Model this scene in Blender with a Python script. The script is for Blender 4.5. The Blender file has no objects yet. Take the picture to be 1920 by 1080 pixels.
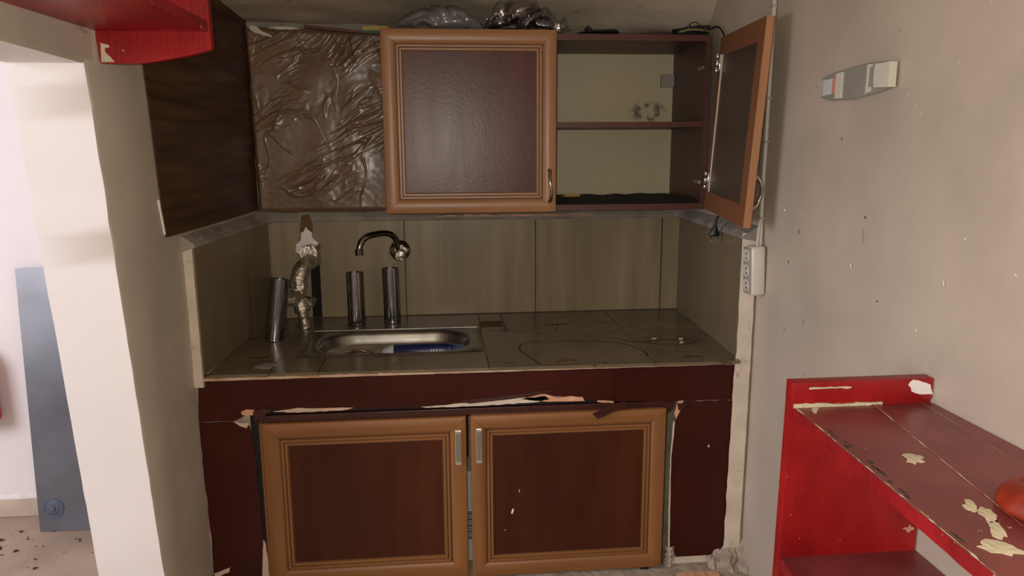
import bpy, bmesh, math, random
from mathutils import Vector, Matrix, noise
random.seed(7)
S = bpy.context.scene
COL = S.collection

# ------------------------------------------------------------------ camera, world, lights, exposure
cam_d = bpy.data.cameras.new('camera')
cam_d.sensor_width = 36.0
cam_d.lens = 1387.0 / 1920.0 * 36.0
cam_d.clip_start = 0.02
cam = bpy.data.objects.new('camera', cam_d)
COL.objects.link(cam)
CR = Vector((0.995670,-0.092813,-0.005145)); CU = Vector((0.022220,0.183886,0.982696)); CF = Vector((0.090261,0.978556,-0.185152))
mw = Matrix.Identity(4)
for i in range(3):
    mw[i][0] = CR[i]; mw[i][1] = CU[i]; mw[i][2] = -CF[i]
mw.translation = Vector((0, 0, 1.45))
cam.matrix_world = mw
S.camera = cam

W = bpy.data.worlds.new('world'); S.world = W; W.use_nodes = True
W.node_tree.nodes['Background'].inputs[0].default_value = (0.75, 0.85, 1.0, 1)
W.node_tree.nodes['Background'].inputs[1].default_value = 0.02

def light(name, kind, loc, energy, color, size=None, size_y=None, aim=None):
    d = bpy.data.lights.new(name, kind); d.energy = energy; d.color = color
    if kind == 'POINT': d.shadow_soft_size = size
    if kind == 'AREA':
        d.shape = 'RECTANGLE'; d.size = size; d.size_y = size_y or size
    o = bpy.data.objects.new(name, d); o.location = loc
    if aim is not None:
        o.rotation_euler = (Vector(aim) - Vector(loc)).to_track_quat('-Z', 'Y').to_euler()
    COL.objects.link(o); return o
# the phone's own flash, a few centimetres left of its lens
light('phone_flash', 'POINT', (-0.020, 0.0, 1.462), 44, (1.0, 0.90, 0.78), 0.006)
# daylight coming through a window of the next room (out of view to the left)
light('next_room_window_light', 'AREA', (-3.0, 0.2, 1.6), 72, (0.95, 0.92, 1.0), 1.3, 1.5, aim=(-1.2, 2.2, 1.1))
# weak added fill light at the unseen end of the kitchen behind the camera
light('kitchen_fill_light', 'AREA', (0.1, -1.35, 1.6), 0.6, (0.95, 0.95, 1.0), 1.0, 1.4, aim=(0.1, 2.0, 1.2))

S.view_settings.view_transform = 'Standard'
S.view_settings.look = 'None'
S.view_settings.gamma = 1.0
S.view_settings.use_curve_mapping = False
S.view_settings.exposure = 0.0

# ------------------------------------------------------------------ materials
def mat(name, col, rough=.6, metal=0.0, var=.12, vs=6.0, st=(1, 1, 1), bump=.0, bs=60.0, bst=(1, 1, 1), col2=None, specks=(), spec=.5, coat=0.0, rvar=0.0, alpha=None, trans=0.0, detail=6):
    m = bpy.data.materials.new(name); m.use_nodes = True
    nt = m.node_tree; N = nt.nodes; L = nt.links
    b = N['Principled BSDF']
    tc = N.new('ShaderNodeTexCoord')
    def nz(scale, stretch, det=6, off=0.0):
        mp = N.new('ShaderNodeMapping'); mp.inputs['Scale'].default_value = stretch
        mp.inputs['Location'].default_value = (off, off * .7, off * 1.3)
        L.new(tc.outputs['Object'], mp.inputs['Vector'])
        n = N.new('ShaderNodeTexNoise'); n.inputs['Scale'].default_value = scale; n.inputs['Detail'].default_value = det
        L.new(mp.outputs[0], n.inputs['Vector']); return n.outputs['Fac']
    f = nz(vs, st, detail)
    rp = N.new('ShaderNodeValToRGB')
    c = Vector(col)
    a_ = c * (1 - var); b_ = Vector(col2) if col2 else c * (1 + var)
    rp.color_ramp.elements[0].position = .32; rp.color_ramp.elements[0].color = (*a_, 1)
    rp.color_ramp.elements[1].position = .68; rp.color_ramp.elements[1].color = (*b_, 1)
    L.new(f, rp.inputs[0]); out = rp.outputs[0]
    for k, (sc, thr, scol, sst) in enumerate(specks):
        g = nz(sc, sst, 3, 3.1 * (k + 1))
        r2 = N.new('ShaderNodeValToRGB')
        r2.color_ramp.elements[0].position = thr; r2.color_ramp.elements[0].color = (0, 0, 0, 1)
        r2.color_ramp.elements[1].position = thr + .02; r2.color_ramp.elements[1].color = (1, 1, 1, 1)
        L.new(g, r2.inputs[0])
        mx = N.new('ShaderNodeMix'); mx.data_type = 'RGBA'
        L.new(r2.outputs[0], mx.inputs[0]); L.new(out, mx.inputs[6]); mx.inputs[7].default_value = (*scol, 1)
        out = mx.outputs[2]
    L.new(out, b.inputs['Base Color'])
    b.inputs['Metallic'].default_value = metal
    b.inputs['Roughness'].default_value = rough
    b.inputs['Specular IOR Level'].default_value = spec
    if coat: b.inputs['Coat Weight'].default_value = coat; b.inputs['Coat Roughness'].default_value = .12
    if trans: b.inputs['Transmission Weight'].default_value = trans
    if alpha is not None: b.inputs['Alpha'].default_value = alpha
    if rvar:
        mr = N.new('ShaderNodeMapRange'); mr.inputs['To Min'].default_value = max(.02, rough - rvar); mr.inputs['To Max'].default_value = rough + rvar
        L.new(nz(vs * 2.3, st, 4, 7.7), mr.inputs['Value']); L.new(mr.outputs[0], b.inputs['Roughness'])
    if bump:
        bp = N.new('ShaderNodeBump'); bp.inputs['Strength'].default_value = bump; bp.inputs['Distance'].default_value = .004
        L.new(nz(bs, bst, 5, 1.9), bp.inputs['Height']); L.new(bp.outputs[0], b.inputs['Normal'])
    return m

def add_mask(m, kind, col, **k):
    """a shaped stain on a material: kind 'ring' around a centre in object space"""
    nt = m.node_tree; N = nt.nodes; L = nt.links; b = N['Principled BSDF']
    src = b.inputs['Base Color'].links[0].from_socket
    tc = N.new('ShaderNodeTexCoord')
    mp = N.new('ShaderNodeMapping'); mp.vector_type = 'POINT'
    c = k['c']; s = k['s']
    mp.inputs['Location'].default_value = tuple(-c[i] * s[i] for i in range(3)); mp.inputs['Scale'].default_value = s
    L.new(tc.outputs['Object'], mp.inputs['Vector'])
    ln = N.new('ShaderNodeVectorMath'); ln.operation = 'LENGTH'
    nz = N.new('ShaderNodeTexNoise'); nz.inputs['Scale'].default_value = k.get('ns', 40); nz.inputs['Detail'].default_value = 4
    L.new(tc.outputs['Object'], nz.inputs['Vector'])
    L.new(mp.outputs[0], ln.inputs[0])
    ad = N.new('ShaderNodeMath'); ad.operation = 'MULTIPLY_ADD'; ad.inputs[1].default_value = k.get('wob', .6); L.new(nz.outputs['Fac'], ad.inputs[0])
    L.new(ln.outputs['Value'], ad.inputs[2])
    rp = N.new('ShaderNodeValToRGB'); e = rp.color_ramp.elements
    off = k.get('wob', .6) * .5
    if kind == 'ring':
        w = k.get('w', .05)
        e[0].position = 0; e[0].color = (0, 0, 0, 1); e[1].position = 1; e[1].color = (0, 0, 0, 1)
        for p, v in (((1 + off - w) / 2.5, 0), ((1 + off) / 2.5, 1), ((1 + off + w) / 2.5, 0)):
            q = e.new(p); q.color = (v, v, v, 1)
    else:
        e[0].position = 0; e[0].color = (1, 1, 1, 1); e[1].position = (1 + off) / 2.5; e[1].color = (0, 0, 0, 1)
    dv = N.new('ShaderNodeMath'); dv.operation = 'DIVIDE'; dv.inputs[1].default_value = 2.5
    L.new(ad.outputs[0], dv.inputs[0]); L.new(dv.outputs[0], rp.inputs[0])
    ml = N.new('ShaderNodeMath'); ml.operation = 'MULTIPLY'; ml.inputs[1].default_value = k.get('a', 1)
    L.new(rp.outputs[0], ml.inputs[0])
    fac = ml.outputs[0]
    if 'patch' in k:   # broken up by a second noise
        n2 = N.new('ShaderNodeTexNoise'); n2.inputs['Scale'].default_value = k['patch']; L.new(tc.outputs['Object'], n2.inputs['Vector'])
        r3 = N.new('ShaderNodeValToRGB'); r3.color_ramp.elements[0].position = .46; r3.color_ramp.elements[1].position = .56
        L.new(n2.outputs['Fac'], r3.inputs[0])
        m2 = N.new('ShaderNodeMath'); m2.operation = 'MULTIPLY'; L.new(fac, m2.inputs[0]); L.new(r3.outputs[0], m2.inputs[1]); fac = m2.outputs[0]
    mx = N.new('ShaderNodeMix'); mx.data_type = 'RGBA'
    L.new(fac, mx.inputs[0]); L.new(src, mx.inputs[6]); mx.inputs[7].default_value = (*col, 1)
    L.new(mx.outputs[2], b.inputs['Base Color'])

WS = (140, .752, (.80, .76, .68), (1, 1, .45)); DS = (90, .755, (.10, .08, .06), (1, 1, .35))
M = {}
M['wall'] = mat('beige_wall_paint', (.415, .358, .295), .55, var=.09, vs=5, bump=.25, bs=22, specks=(WS, DS))
M['white_wall'] = mat('white_wall_paint', (.74, .70, .68), .6, var=.03, vs=3, bump=.15, bs=14)
M['strip'] = mat('cream_edge_paint', (.58, .51, .41), .6, var=.12, vs=14, bump=.4, bs=50, specks=((60, .70, (.42, .33, .26), (1, 1, .4)),))
M['cement'] = mat('grey_cement', (.26, .23, .195), .85, var=.25, vs=16, bump=.7, bs=60)
M['ceiling'] = mat('ceiling_plaster', (.47, .41, .32), .8, var=.16, vs=5, st=(1, 2, 1), bump=.6, bs=16, specks=((26, .70, (.22, .17, .12), (.5, 1, 1)),))
M['floor'] = mat('dusty_floor', (.40, .30, .225), .7, var=.16, vs=4, bump=.2, bs=30, specks=((26, .68, (.07, .05, .04), (1, 1.3, 1)), (70, .70, (.10, .08, .06), (1, 1, 1))))
M['skirting'] = mat('tan_skirting', (.46, .37, .29), .5, var=.12, vs=8)
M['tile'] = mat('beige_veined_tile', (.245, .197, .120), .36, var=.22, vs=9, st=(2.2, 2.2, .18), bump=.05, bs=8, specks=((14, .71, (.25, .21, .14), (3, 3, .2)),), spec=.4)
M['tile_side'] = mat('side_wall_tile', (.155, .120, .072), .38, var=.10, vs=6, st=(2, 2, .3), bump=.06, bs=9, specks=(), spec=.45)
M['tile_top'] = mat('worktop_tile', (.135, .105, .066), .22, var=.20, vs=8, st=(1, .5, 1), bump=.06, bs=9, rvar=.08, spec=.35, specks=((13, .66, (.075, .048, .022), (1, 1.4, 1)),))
M['bed'] = mat('terracotta_tile_body', (.50, .27, .16), .8, var=.2, vs=20, col2=(.55, .45, .33), bump=.5, bs=60)
M['grout'] = mat('dark_grout', (.10, .08, .055), .9)
M['maroon'] = mat('maroon_vinyl', (.044, .0085, .0055), .38, var=.18, vs=5, bump=.14, bs=14, specks=((120, .77, (.35, .30, .26), (1, 1, 1)),), spec=.2)
M['maroon_dark'] = mat('dark_red_film', (.045, .012, .009), .35, var=.2, bump=.5, bs=40)
M['plaster'] = mat('torn_plaster', (.60, .55, .48), .85, var=.2, vs=40, col2=(.66, .42, .28), bump=.6, bs=80)
M['orange_pl'] = mat('orange_plaster', (.60, .33, .20), .85, var=.15, vs=30, bump=.6, bs=80)
M['frame_v'] = mat('light_wood_upright', (.315, .152, .066), .38, var=.10, vs=7, st=(7, 7, .5), bump=.08, bs=30, bst=(6, 6, .5))
M['frame_h'] = mat('light_wood_rail', (.315, .152, .066), .38, var=.10, vs=7, st=(.5, 7, 7), bump=.08, bs=30, bst=(.5, 6, 6))
M['lframe_v'] = mat('honey_wood_upright', (.235, .098, .030), .42, var=.16, vs=6, st=(6, 6, .4), bump=.08, bs=30, bst=(6, 6, .5))
M['lframe_h'] = mat('honey_wood_rail', (.235, .098, .030), .42, var=.16, vs=6, st=(.4, 6, 6), bump=.08, bs=30, bst=(.5, 6, 6))
M['groove'] = mat('dark_groove', (.09, .04, .018), .6)
M['panel_up'] = mat('cherry_panel_satin', (.068, .0155, .009), .33, var=.22, vs=4, st=(4, 1, .4), bump=.07, bs=170, rvar=.04, spec=.34)
M['panel_lo'] = mat('cherry_panel_dark', (.056, .0135, .0045), .42, var=.30, vs=3.5, st=(3, 1, .4), bump=.06, bs=30, bst=(4, 1, .4), spec=.25)
M['carcass'] = mat('dark_cherry_board', (.055, .022, .014), .45, var=.18, vs=4, st=(1, 1, .5))
M['carcass_edge'] = mat('cherry_board_edge', (.070, .018, .012), .45, var=.15, vs=6)
M['cream_back'] = mat('cream_hardboard', (.46, .41, .27), .5, var=.05, vs=3)
M['door_in'] = mat('open_door_inner_wood', (.20, .075, .030), .45, var=.10, vs=5, st=(5, 5, .5))
M['door_in_panel'] = mat('open_door_inner_panel', (.055, .030, .021), .42, var=.1, vs=4)
M['film'] = mat('dark_wood_grain_film', (.060, .028, .0115), .45, var=.55, vs=4, st=(1, .7, 11), bump=.06, bs=20, bst=(1, .5, 5), spec=.25)
M['tape'] = mat('brown_packing_tape', (.172, .105, .063), .28, var=.25, vs=9, bump=.12, bs=30, rvar=.07, spec=.55)
M['steel'] = mat('brushed_steel', (.36, .36, .37), .17, 1.0, var=.12, vs=8, st=(1, 1, 6), bump=.03, bs=80)
M['steel_sink'] = mat('worn_sink_steel', (.33, .33, .31), .34, 1.0, var=.35, vs=10, bump=.10, bs=30, rvar=.1)
M['chrome'] = mat('chrome', (.72, .70, .68), .12, 1.0, var=.05)
M['dull_chrome'] = mat('dull_chrome', (.26, .22, .19), .16, 1.0, var=.15)
M['brass'] = mat('antique_metal', (.48, .42, .34), .2, 1.0, var=.1)
M['handle_steel'] = mat('satin_handle', (.62, .62, .56), .3, .8, var=.1)
M['pipe'] = mat('silver_painted_pipe', (.52, .48, .41), .24, .9, var=.35, vs=40, bump=1.0, bs=120)
M['black'] = mat('black_plastic', (.008, .008, .009), .4, var=.2)
M['black_cloth_shade'] = mat('black_liner', (.006, .006, .006), .9, var=.3, bump=.3)  # black of the liner sheet; also painted shade in pipe slot and cabinet opening
M['white_pl'] = mat('off_white_plastic', (.56, .54, .47), .35, var=.04)
M['socket_dark'] = mat('socket_recess', (.30, .29, .255), .5, var=.1)
M['cable_white'] = mat('white_cable_duct', (.46, .43, .37), .5, var=.08)
M['red'] = mat('red_gloss_paint', (.33, .006, .010), .34, var=.55, vs=6, st=(1, 1, .6), bump=.25, bs=60, bst=(2, 2, .5), rvar=.08, specks=((95, .735, (.55, .42, .30), (1, 1, .5)),), col2=(.44, .018, .018), spec=.35)
M['red_top'] = mat('dusty_red_board_top', (.17, .022, .022), .36, var=.35, vs=5, bump=.2, bs=40, rvar=.1, specks=((85, .715, (.42, .30, .24), (1, 1, 1)),), col2=(.23, .055, .050))
M['red_edge'] = mat('red_board_edge', (.25, .008, .012), .35, var=.25, vs=12, bump=.3, bs=60, specks=((110, .70, (.55, .42, .28), (1, .6, 1)),))
M['chip'] = mat('bare_cream_wood', (.56, .50, .34), .75, var=.18, vs=30, bump=.6, bs=120)
M['chip_white'] = mat('white_paint_patch', (.80, .76, .74), .6, var=.08, vs=30)
M['bag_grey'] = mat('grey_polythene', (.13, .13, .13), .17, var=.2, vs=10, bump=.9, bs=30, spec=.8)
M['bag_clear'] = mat('clear_polythene', (.30, .30, .31), .10, var=.3, vs=14, bump=.9, bs=22, spec=.9, alpha=.30)
def film_mat():
    m = bpy.data.materials.new('clear_film'); m.use_nodes = True; nt = m.node_tree; N = nt.nodes; L = nt.links
    N.remove(N['Principled BSDF']); out = N['Material Output']
    t = N.new('ShaderNodeBsdfTransparent'); g = N.new('ShaderNodeBsdfGlossy'); g.inputs['Roughness'].default_value = .17; g.inputs['Color'].default_value = (.75, .75, .78, 1)
    mx = N.new('ShaderNodeMixShader'); mx.inputs[0].default_value = .42
    tc = N.new('ShaderNodeTexCoord'); n = N.new('ShaderNodeTexNoise'); n.inputs['Scale'].default_value = 30; n.inputs['Detail'].default_value = 3
    b = N.new('ShaderNodeBump'); b.inputs['Strength'].default_value = 1.0; b.inputs['Distance'].default_value = .01
    L.new(tc.outputs['Object'], n.inputs['Vector']); L.new(n.outputs['Fac'], b.inputs['Height']); L.new(b.outputs[0], g.inputs['Normal'])
    L.new(t.outputs[0], mx.inputs[1]); L.new(g.outputs[0], mx.inputs[2]); L.new(mx.outputs[0], out.inputs['Surface']); return m
M['bag_clear'] = film_mat()
M['yellow'] = mat('yellow_card', (.42, .30, .02), .5)
M['green'] = mat('green_card', (.015, .09, .06), .5)
M['darkred'] = mat('dark_red_card', (.09, .015, .012), .5)
M['blue'] = mat('blue_wrapper', (.010, .020, .10), .35, var=.3, vs=20)
M['blue_cloth'] = mat('blue_cloth', (.09, .13, .27), .9, var=.3, vs=40, bump=.6)
M['grey_lamp'] = mat('grey_lamp_tray', (.25, .245, .215), .35, var=.08)
M['pink'] = mat('pink_edge', (.55, .22, .19), .5)
M['sheet'] = mat('smoked_sheet', (.115, .12, .135), .30, .20, var=.25, vs=3, rvar=.06, bump=.02)
M['smoke_disc'] = mat('grey_suction_disc', (.10, .12, .16), .25, .3)
M['debris'] = mat('dark_debris', (.035, .025, .02), .9)
M['red_plastic'] = mat('red_plastic', (.60, .02, .01), .35, var=.06)
M['orange_plastic'] = mat('translucent_orange_red_plastic', (.33, .035, .014), .38, var=.45, vs=12, trans=.25, bump=.15, bs=20)
M['leaf'] = mat('yellow_wrapper', (.42, .27, .07), .6)
M['mortar_rough'] = mat('rough_mortar', (.34, .28, .22), .9, var=.3, vs=25, bump=1.0, bs=70)
M['olive_tile'] = mat('olive_floor_tile', (.20, .17, .085), .4, var=.12)
M['greengrey'] = mat('green_grey_reveal', (.15, .15, .10), .8, var=.3, vs=20, bump=.5)
M['carton'] = mat('white_carton', (.50, .53, .55), .5, var=.06)
M['rust'] = mat('brown_hole', (.13, .065, .02), .8, var=.35, vs=30)
M['stain'] = mat('brown_stain', (.028, .014, .006), .5, var=.3, vs=60)

# ------------------------------------------------------------------ mesh helpers
class MB:
    def __init__(s): s.v = []; s.f = []; s.mi = []; s.cur = 0
    def add(s, v, f):
        n = len(s.v); s.v += [Vector(p) for p in v]; s.f += [tuple(i + n for i in q) for q in f]; s.mi += [s.cur] * len(f); return s
    def box(s, x0, x1, y0, y1, z0, z1, mx=None):
        v = [Vector((x, y, z)) for x in (x0, x1) for y in (y0, y1) for z in (z0, z1)]
        if mx: v = [mx @ p for p in v]
        return s.add(v, [(0, 1, 3, 2), (4, 6, 7, 5), (0, 4, 5, 1), (2, 3, 7, 6), (0, 2, 6, 4), (1, 5, 7, 3)])
    def cbox(s, x0, x1, y0, y1, z0, z1, b=.002, mx=None):
        """box with bevelled edges"""
        bm = bmesh.new(); t = MB().box(x0, x1, y0, y1, z0, z1)
        vs = [bm.verts.new(p) for p in t.v]; [bm.faces.new([vs[i] for i in q]) for q in t.f]
        bmesh.ops.bevel(bm, geom=list(bm.edges), offset=b, segments=2, profile=.5, affect='EDGES')
        bm.verts.index_update()
        v = [mx @ p.co if mx else p.co.copy() for p in bm.verts]; f = [tuple(q.index for q in fc.verts) for fc in bm.faces]
        bm.free(); return s.add(v, f)
    def prism(s, poly, ax, a, b, mx=None):
        """poly: 2D points in the plane across axis ax ('x','y','z'), extruded a..b"""
        def P(p, t): return {'x': (t, p[0], p[1]), 'y': (p[0], t, p[1]), 'z': (p[0], p[1], t)}[ax]
        n = len(poly); v = [Vector(P(p, a)) for p in poly] + [Vector(P(p, b)) for p in poly]
        if mx: v = [mx @ p for p in v]
        f = [tuple(range(n)), tuple(range(2 * n - 1, n - 1, -1))] + [(i, n + i, n + (i + 1) % n, (i + 1) % n) for i in range(n)]
        return s.add(v, f)
    def rings(s, R, cap0=True, cap1=True):
        n = len(R[0]); v = [p for r in R for p in r]; f = []
        for k in range(len(R) - 1):
            for i in range(n):
                j = (i + 1) % n; f.append((k * n + i, k * n + j, (k + 1) * n + j, (k + 1) * n + i))
        if cap0: f.append(tuple(range(n - 1, -1, -1)))
        if cap1: f.append(tuple(range((len(R) - 1) * n, len(R) * n)))
        return s.add(v, f)
    def tube(s, pts, r, n=10):
        pts = [Vector(p) for p in pts]; rr = r if isinstance(r, (list, tuple)) else [r] * len(pts)
        R = []; prev = None
        for i, p in enumerate(pts):
            d = (pts[min(i + 1, len(pts) - 1)] - pts[max(i - 1, 0)]).normalized()
            if prev is None:
                a = Vector((0, 0, 1)) if abs(d.z) < .9 else Vector((1, 0, 0)); u = d.cross(a).normalized()
            else: u = (prev - d * prev.dot(d)).normalized()
            prev = u; w = d.cross(u)
            R.append([p + (u * math.cos(2 * math.pi * k / n) + w * math.sin(2 * math.pi * k / n)) * rr[i] for k in range(n)])
        return s.rings(R)
    def grid(s, fn, nu, nv):
        v = [fn(i / nu, j / nv) for j in range(nv + 1) for i in range(nu + 1)]
        f = [(j * (nu + 1) + i, j * (nu + 1) + i + 1, (j + 1) * (nu + 1) + i + 1, (j + 1) * (nu + 1) + i) for j in range(nv) for i in range(nu)]
        return s.add(v, f)
    def xf(s, mx): s.v = [mx @ p for p in s.v]; return s
    def rough(s, amp, sc, seed=0):
        for p in s.v:
            d = noise.noise_vector(p * sc + Vector((seed, seed, seed))); p += d * amp
        return s

def smooth_path(pts, n=6):
    pts = [Vector(p) for p in pts]; out = []
    P = [pts[0]] + pts + [pts[-1]]
    for i in range(1, len(P) - 2):
        for k in range(n):
            t = k / n; a, b, c, d = P[i - 1], P[i], P[i + 1], P[i + 2]
            out.append(.5 * ((2 * b) + (c - a) * t + (2 * a - 5 * b + 4 * c - d) * t * t + (3 * b - a - 3 * c + d) * t ** 3))
    out.append(pts[-1]); return out

WO = {}
def obj(name, mb, m, parent=None, smooth=False, angle=None, origin=None, stuff=False, label=None):
    xs = [p.x for p in mb.v]; ys = [p.y for p in mb.v]; zs = [p.z for p in mb.v]
    if origin is None:
        origin = Vector(((min(xs) + max(xs)) / 2, (min(ys) + max(ys)) / 2, min(zs)))
    else: origin = Vector(origin)
    me = bpy.data.meshes.new(name)
    me.from_pydata([tuple(p - origin) for p in mb.v], [], mb.f); me.validate()
    bm = bmesh.new(); bm.from_mesh(me); bmesh.ops.recalc_face_normals(bm, faces=bm.faces); bm.to_mesh(me); bm.free()
    ms = m if isinstance(m, list) else [m]
    for q in ms: me.materials.append(q)
    if len(ms) > 1:
        for i, p in enumerate(me.polygons): p.material_index = mb.mi[i] if i < len(mb.mi) else 0
    if smooth:
        for p in me.polygons: p.use_smooth = True
        me.set_sharp_from_angle(angle=math.radians(angle or 40))
    o = bpy.data.objects.new(name, me); COL.objects.link(o)
    WO[o] = origin
    if parent is not None:
        o.parent = parent; o.location = origin - WO[parent]
    else: o.location = origin
    if stuff: o['kind'] = 'stuff'
    if label: o['label'] = label
    return o
def tag(o, label, cat, group=None):
    o['label'] = label; o['category'] = cat
    if group: o['group'] = group
    return o
def thing(name, label, cat, loc, group=None):
    o = bpy.data.objects.new(name, None); o.empty_display_size = .05; o.location = loc; COL.objects.link(o); WO[o] = Vector(loc)
    return tag(o, label, cat, group)
def struct(name, mb, m, **k):
    o = obj(name, mb, m, **k); o['kind'] = 'structure'; return o
def B(*a, **k): return MB().box(*a, **k)

def ragged(a, b, n, amp, seed=0):
    """points from 2D a to 2D b with jitter across"""
    rnd = random.Random(seed); a = Vector(a); b = Vector(b); d = (b - a).normalized(); nn = Vector((-d.y, d.x)); out = []
    for i in range(n):
        t = i / n; p = a.lerp(b, t)
        if i: p = p + nn * rnd.uniform(-amp, amp)
        out.append((p.x, p.y))
    return out
def ragged_poly(pts, amp, step=.03, seed=0):
    out = []
    for i in range(len(pts)):
        a = pts[i]; b = pts[(i + 1) % len(pts)]
        n = max(1, int((Vector(b) - Vector(a)).length / step)); out += ragged(a, b, n, amp, seed + i)
    return out
def blob(c, u, w, ru, rw, th, seed=0, n=14, jag=.3):
    """an irregular thin patch at c spanned by u,w, thickness th along u x w"""
    rnd = random.Random(seed); c = Vector(c); u = Vector(u).normalized(); w = Vector(w).normalized(); nn = u.cross(w)
    ring = []
    for i in range(n):
        a = 2 * math.pi * i / n; k = 1 + rnd.uniform(-jag, jag)
        ring.append(c + u * (math.cos(a) * ru * k) + w * (math.sin(a) * rw * k))
    return MB().rings([ring, [p + nn * th for p in ring]])

# ================================================================== THE SETTING
RW = .787     # right wall plane
# left wall: beige side face, white reveal towards the camera; it leans and wavers
def lw_x(y): return -.622 + (y - 1.45) * .045
def lw_y(z): return 1.425 + max(0, (1.6 - z)) * .10
def pillar_section(z):
    ye = lw_y(z) + noise.noise(Vector((0, 0, z * 9))) * .004 + noise.noise(Vector((3, 0, z * 30))) * .0025
    x0 = -.757 + noise.noise(Vector((7, 0, z * 5))) * .002
    x1 = lw_x(ye) + noise.noise(Vector((0, 5, z * 20))) * .0015
    ye2 = ye + .005 + .0012 * noise.noise(Vector((1, 4, z * 26)))
    pts = [Vector((x0, ye, z)), Vector((x1 - .004, ye, z)), Vector((x1, ye2, z))]
    for y in (1.60, 1.70, 1.80, 1.9, 2.1, 2.45):
        b = noise.noise(Vector((y * 6, 2, z * 6))) * .002
        pts.append(Vector((lw_x(y) + b, y, z)))
    pts.append(Vector((-.757, 2.45, z)))
    return pts
mb = MB(); R_ = [pillar_section(z * .03) for z in range(0, 82)]
mb.rings(R_)
n_ = len(R_[0])
mb.mi = [1 if (i < 81 * n_ and (i % n_) in (0, n_ - 1)) else 0 for i in range(len(mb.f))]
struct('wall_left', mb, [M['wall'], M['white_wall']], smooth=True, angle=50)
# the arched lintel over the doorway and the wall past it
mb = MB()
def lint(y, x): 
    t = (1.43 - y) / 1.15
    return 1.602 + .012 * math.sin(math.pi * min(1, max(0, t))) + noise.noise(Vector((x * 5, y * 8, 0))) * .002
secs = []
for k in range(0, 31):
    y = 1.45 - k * .0385
    xf_ = lw_x(y)
    secs.append([Vector((-.757, y, 2.43)), Vector((xf_, y, 2.43)), Vector((xf_, y, lint(y, 0) + .008)), Vector((xf_ - .006, y, lint(y, 0))), Vector((-.757, y, lint(y, 1)))])
mb.rings(secs)
mb.mi = [1 if i < 150 and i % 5 in (3, 4) else 0 for i in range(len(mb.f))]
struct('trim_1', mb, [M['wall'], M['white_wall']], smooth=True, angle=50)
mb = MB().box(-.757, -.67, -1.6, .30, 0, 2.43); struct('wall_left_near', mb, M['wall'])
# right wall, slightly uneven
mb = MB().grid(lambda u, v: Vector((RW + noise.noise(Vector((0, u * 9, v * 7))) * .0022, -1.6 + 4.1 * u, 2.43 * v)), 120, 70)
nb = len(mb.v); mb.box(RW + .004, RW + .12, -1.6, 2.5, 0, 2.43)
struct('wall_right', mb, M['wall'], smooth=True)
# back wall (behind cabinet, tape and backsplash)
struct('wall_back', MB().box(-.757, RW + .12, 2.402, 2.52, 0, 2.43), M['cement'])
struct('wall_behind_camera', MB().box(-.757, -.35, -1.7, -1.6, 0, 2.43).box(.55, .9, -1.7, -1.6, 0, 2.43).box(-.35, .55, -1.7, -1.6, 2.1, 2.43), M['wall'])
# floor through both rooms
struct('floor', MB().grid(lambda u, v: Vector((-3.6 + 4.5 * u, -1.7 + 4.7 * v, noise.noise(Vector((u * 20, v * 20, 0))) * .002 - .002)), 50, 50), M['floor'])
# sloped, lumpy plaster ceiling under the stairs
def ceil_z(x, y):
    u = (x + .62) / 1.41
    s = .10 + .72 * max(0, u) ** 3.0
    z = 1.853 - s * (y - 2.15)
    if y > 2.15: z = max(z, 1.79 if u > .3 else 1.806)
    return min(z, 2.40)
def cf(u, v):
    x = -.77 + 1.6 * u; y = -1.7 + 4.2 * v ** .6
    z = ceil_z(x, y)
    a = .006 if y > 1.4 else .002
    return Vector((x, y, z + noise.noise(Vector((x * 6, y * 8, 0))) * a + noise.noise(Vector((x * 22, y * 22, 1))) * a * .35))
mb = MB().grid(cf, 110, 90)
struct('ceiling', mb, M['ceiling'], smooth=True, angle=80)
# the bright room beyond the doorway
struct('wall_far', MB().box(-3.6, -.757, 2.95, 3.05, 0, 2.5), M['white_wall'])
struct('wall_far_left', MB().box(-3.7, -3.6, -1.7, 3.05, 0, 2.5), M['white_wall'])
struct('wall_far_near', MB().box(-3.6, -.757, -1.8, -1.7, 0, 2.5), M['white_wall'])
struct('ceiling_far', MB().box(-3.7, -.757, -1.8, 3.05, 2.5, 2.55), M['white_wall'])
mb = MB().grid(lambda u, v: Vector((-3.6 + 2.84 * u, 2.94 - .002 * math.sin(v * 3), v * (.075 + noise.noise(Vector((u * 30, 0, 0))) * .006))), 80, 4)
mb.box(-3.6, -.757, 2.941, 2.95, 0, .066)
struct('baseboard_far', mb, M['skirting'])
mb = MB().grid(lambda u, v: Vector((-3.6 + 2.84 * u, 2.945, .07 + v * (.03 + noise.noise(Vector((u * 25, 4, 0))) * .012))), 90, 2)
struct('trim_2', mb, M['chip_white'])

# ---- niche lining: cladding blocks with white front edges, tiles, cement fillets
ZC = .916; ZT = 1.236; YB = 2.38
def nl(y): return -.582 + (y - 1.775) * .057      # left tile face
def nr(y): return .745 + (y - 1.775) * .050      # right tile face
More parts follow.
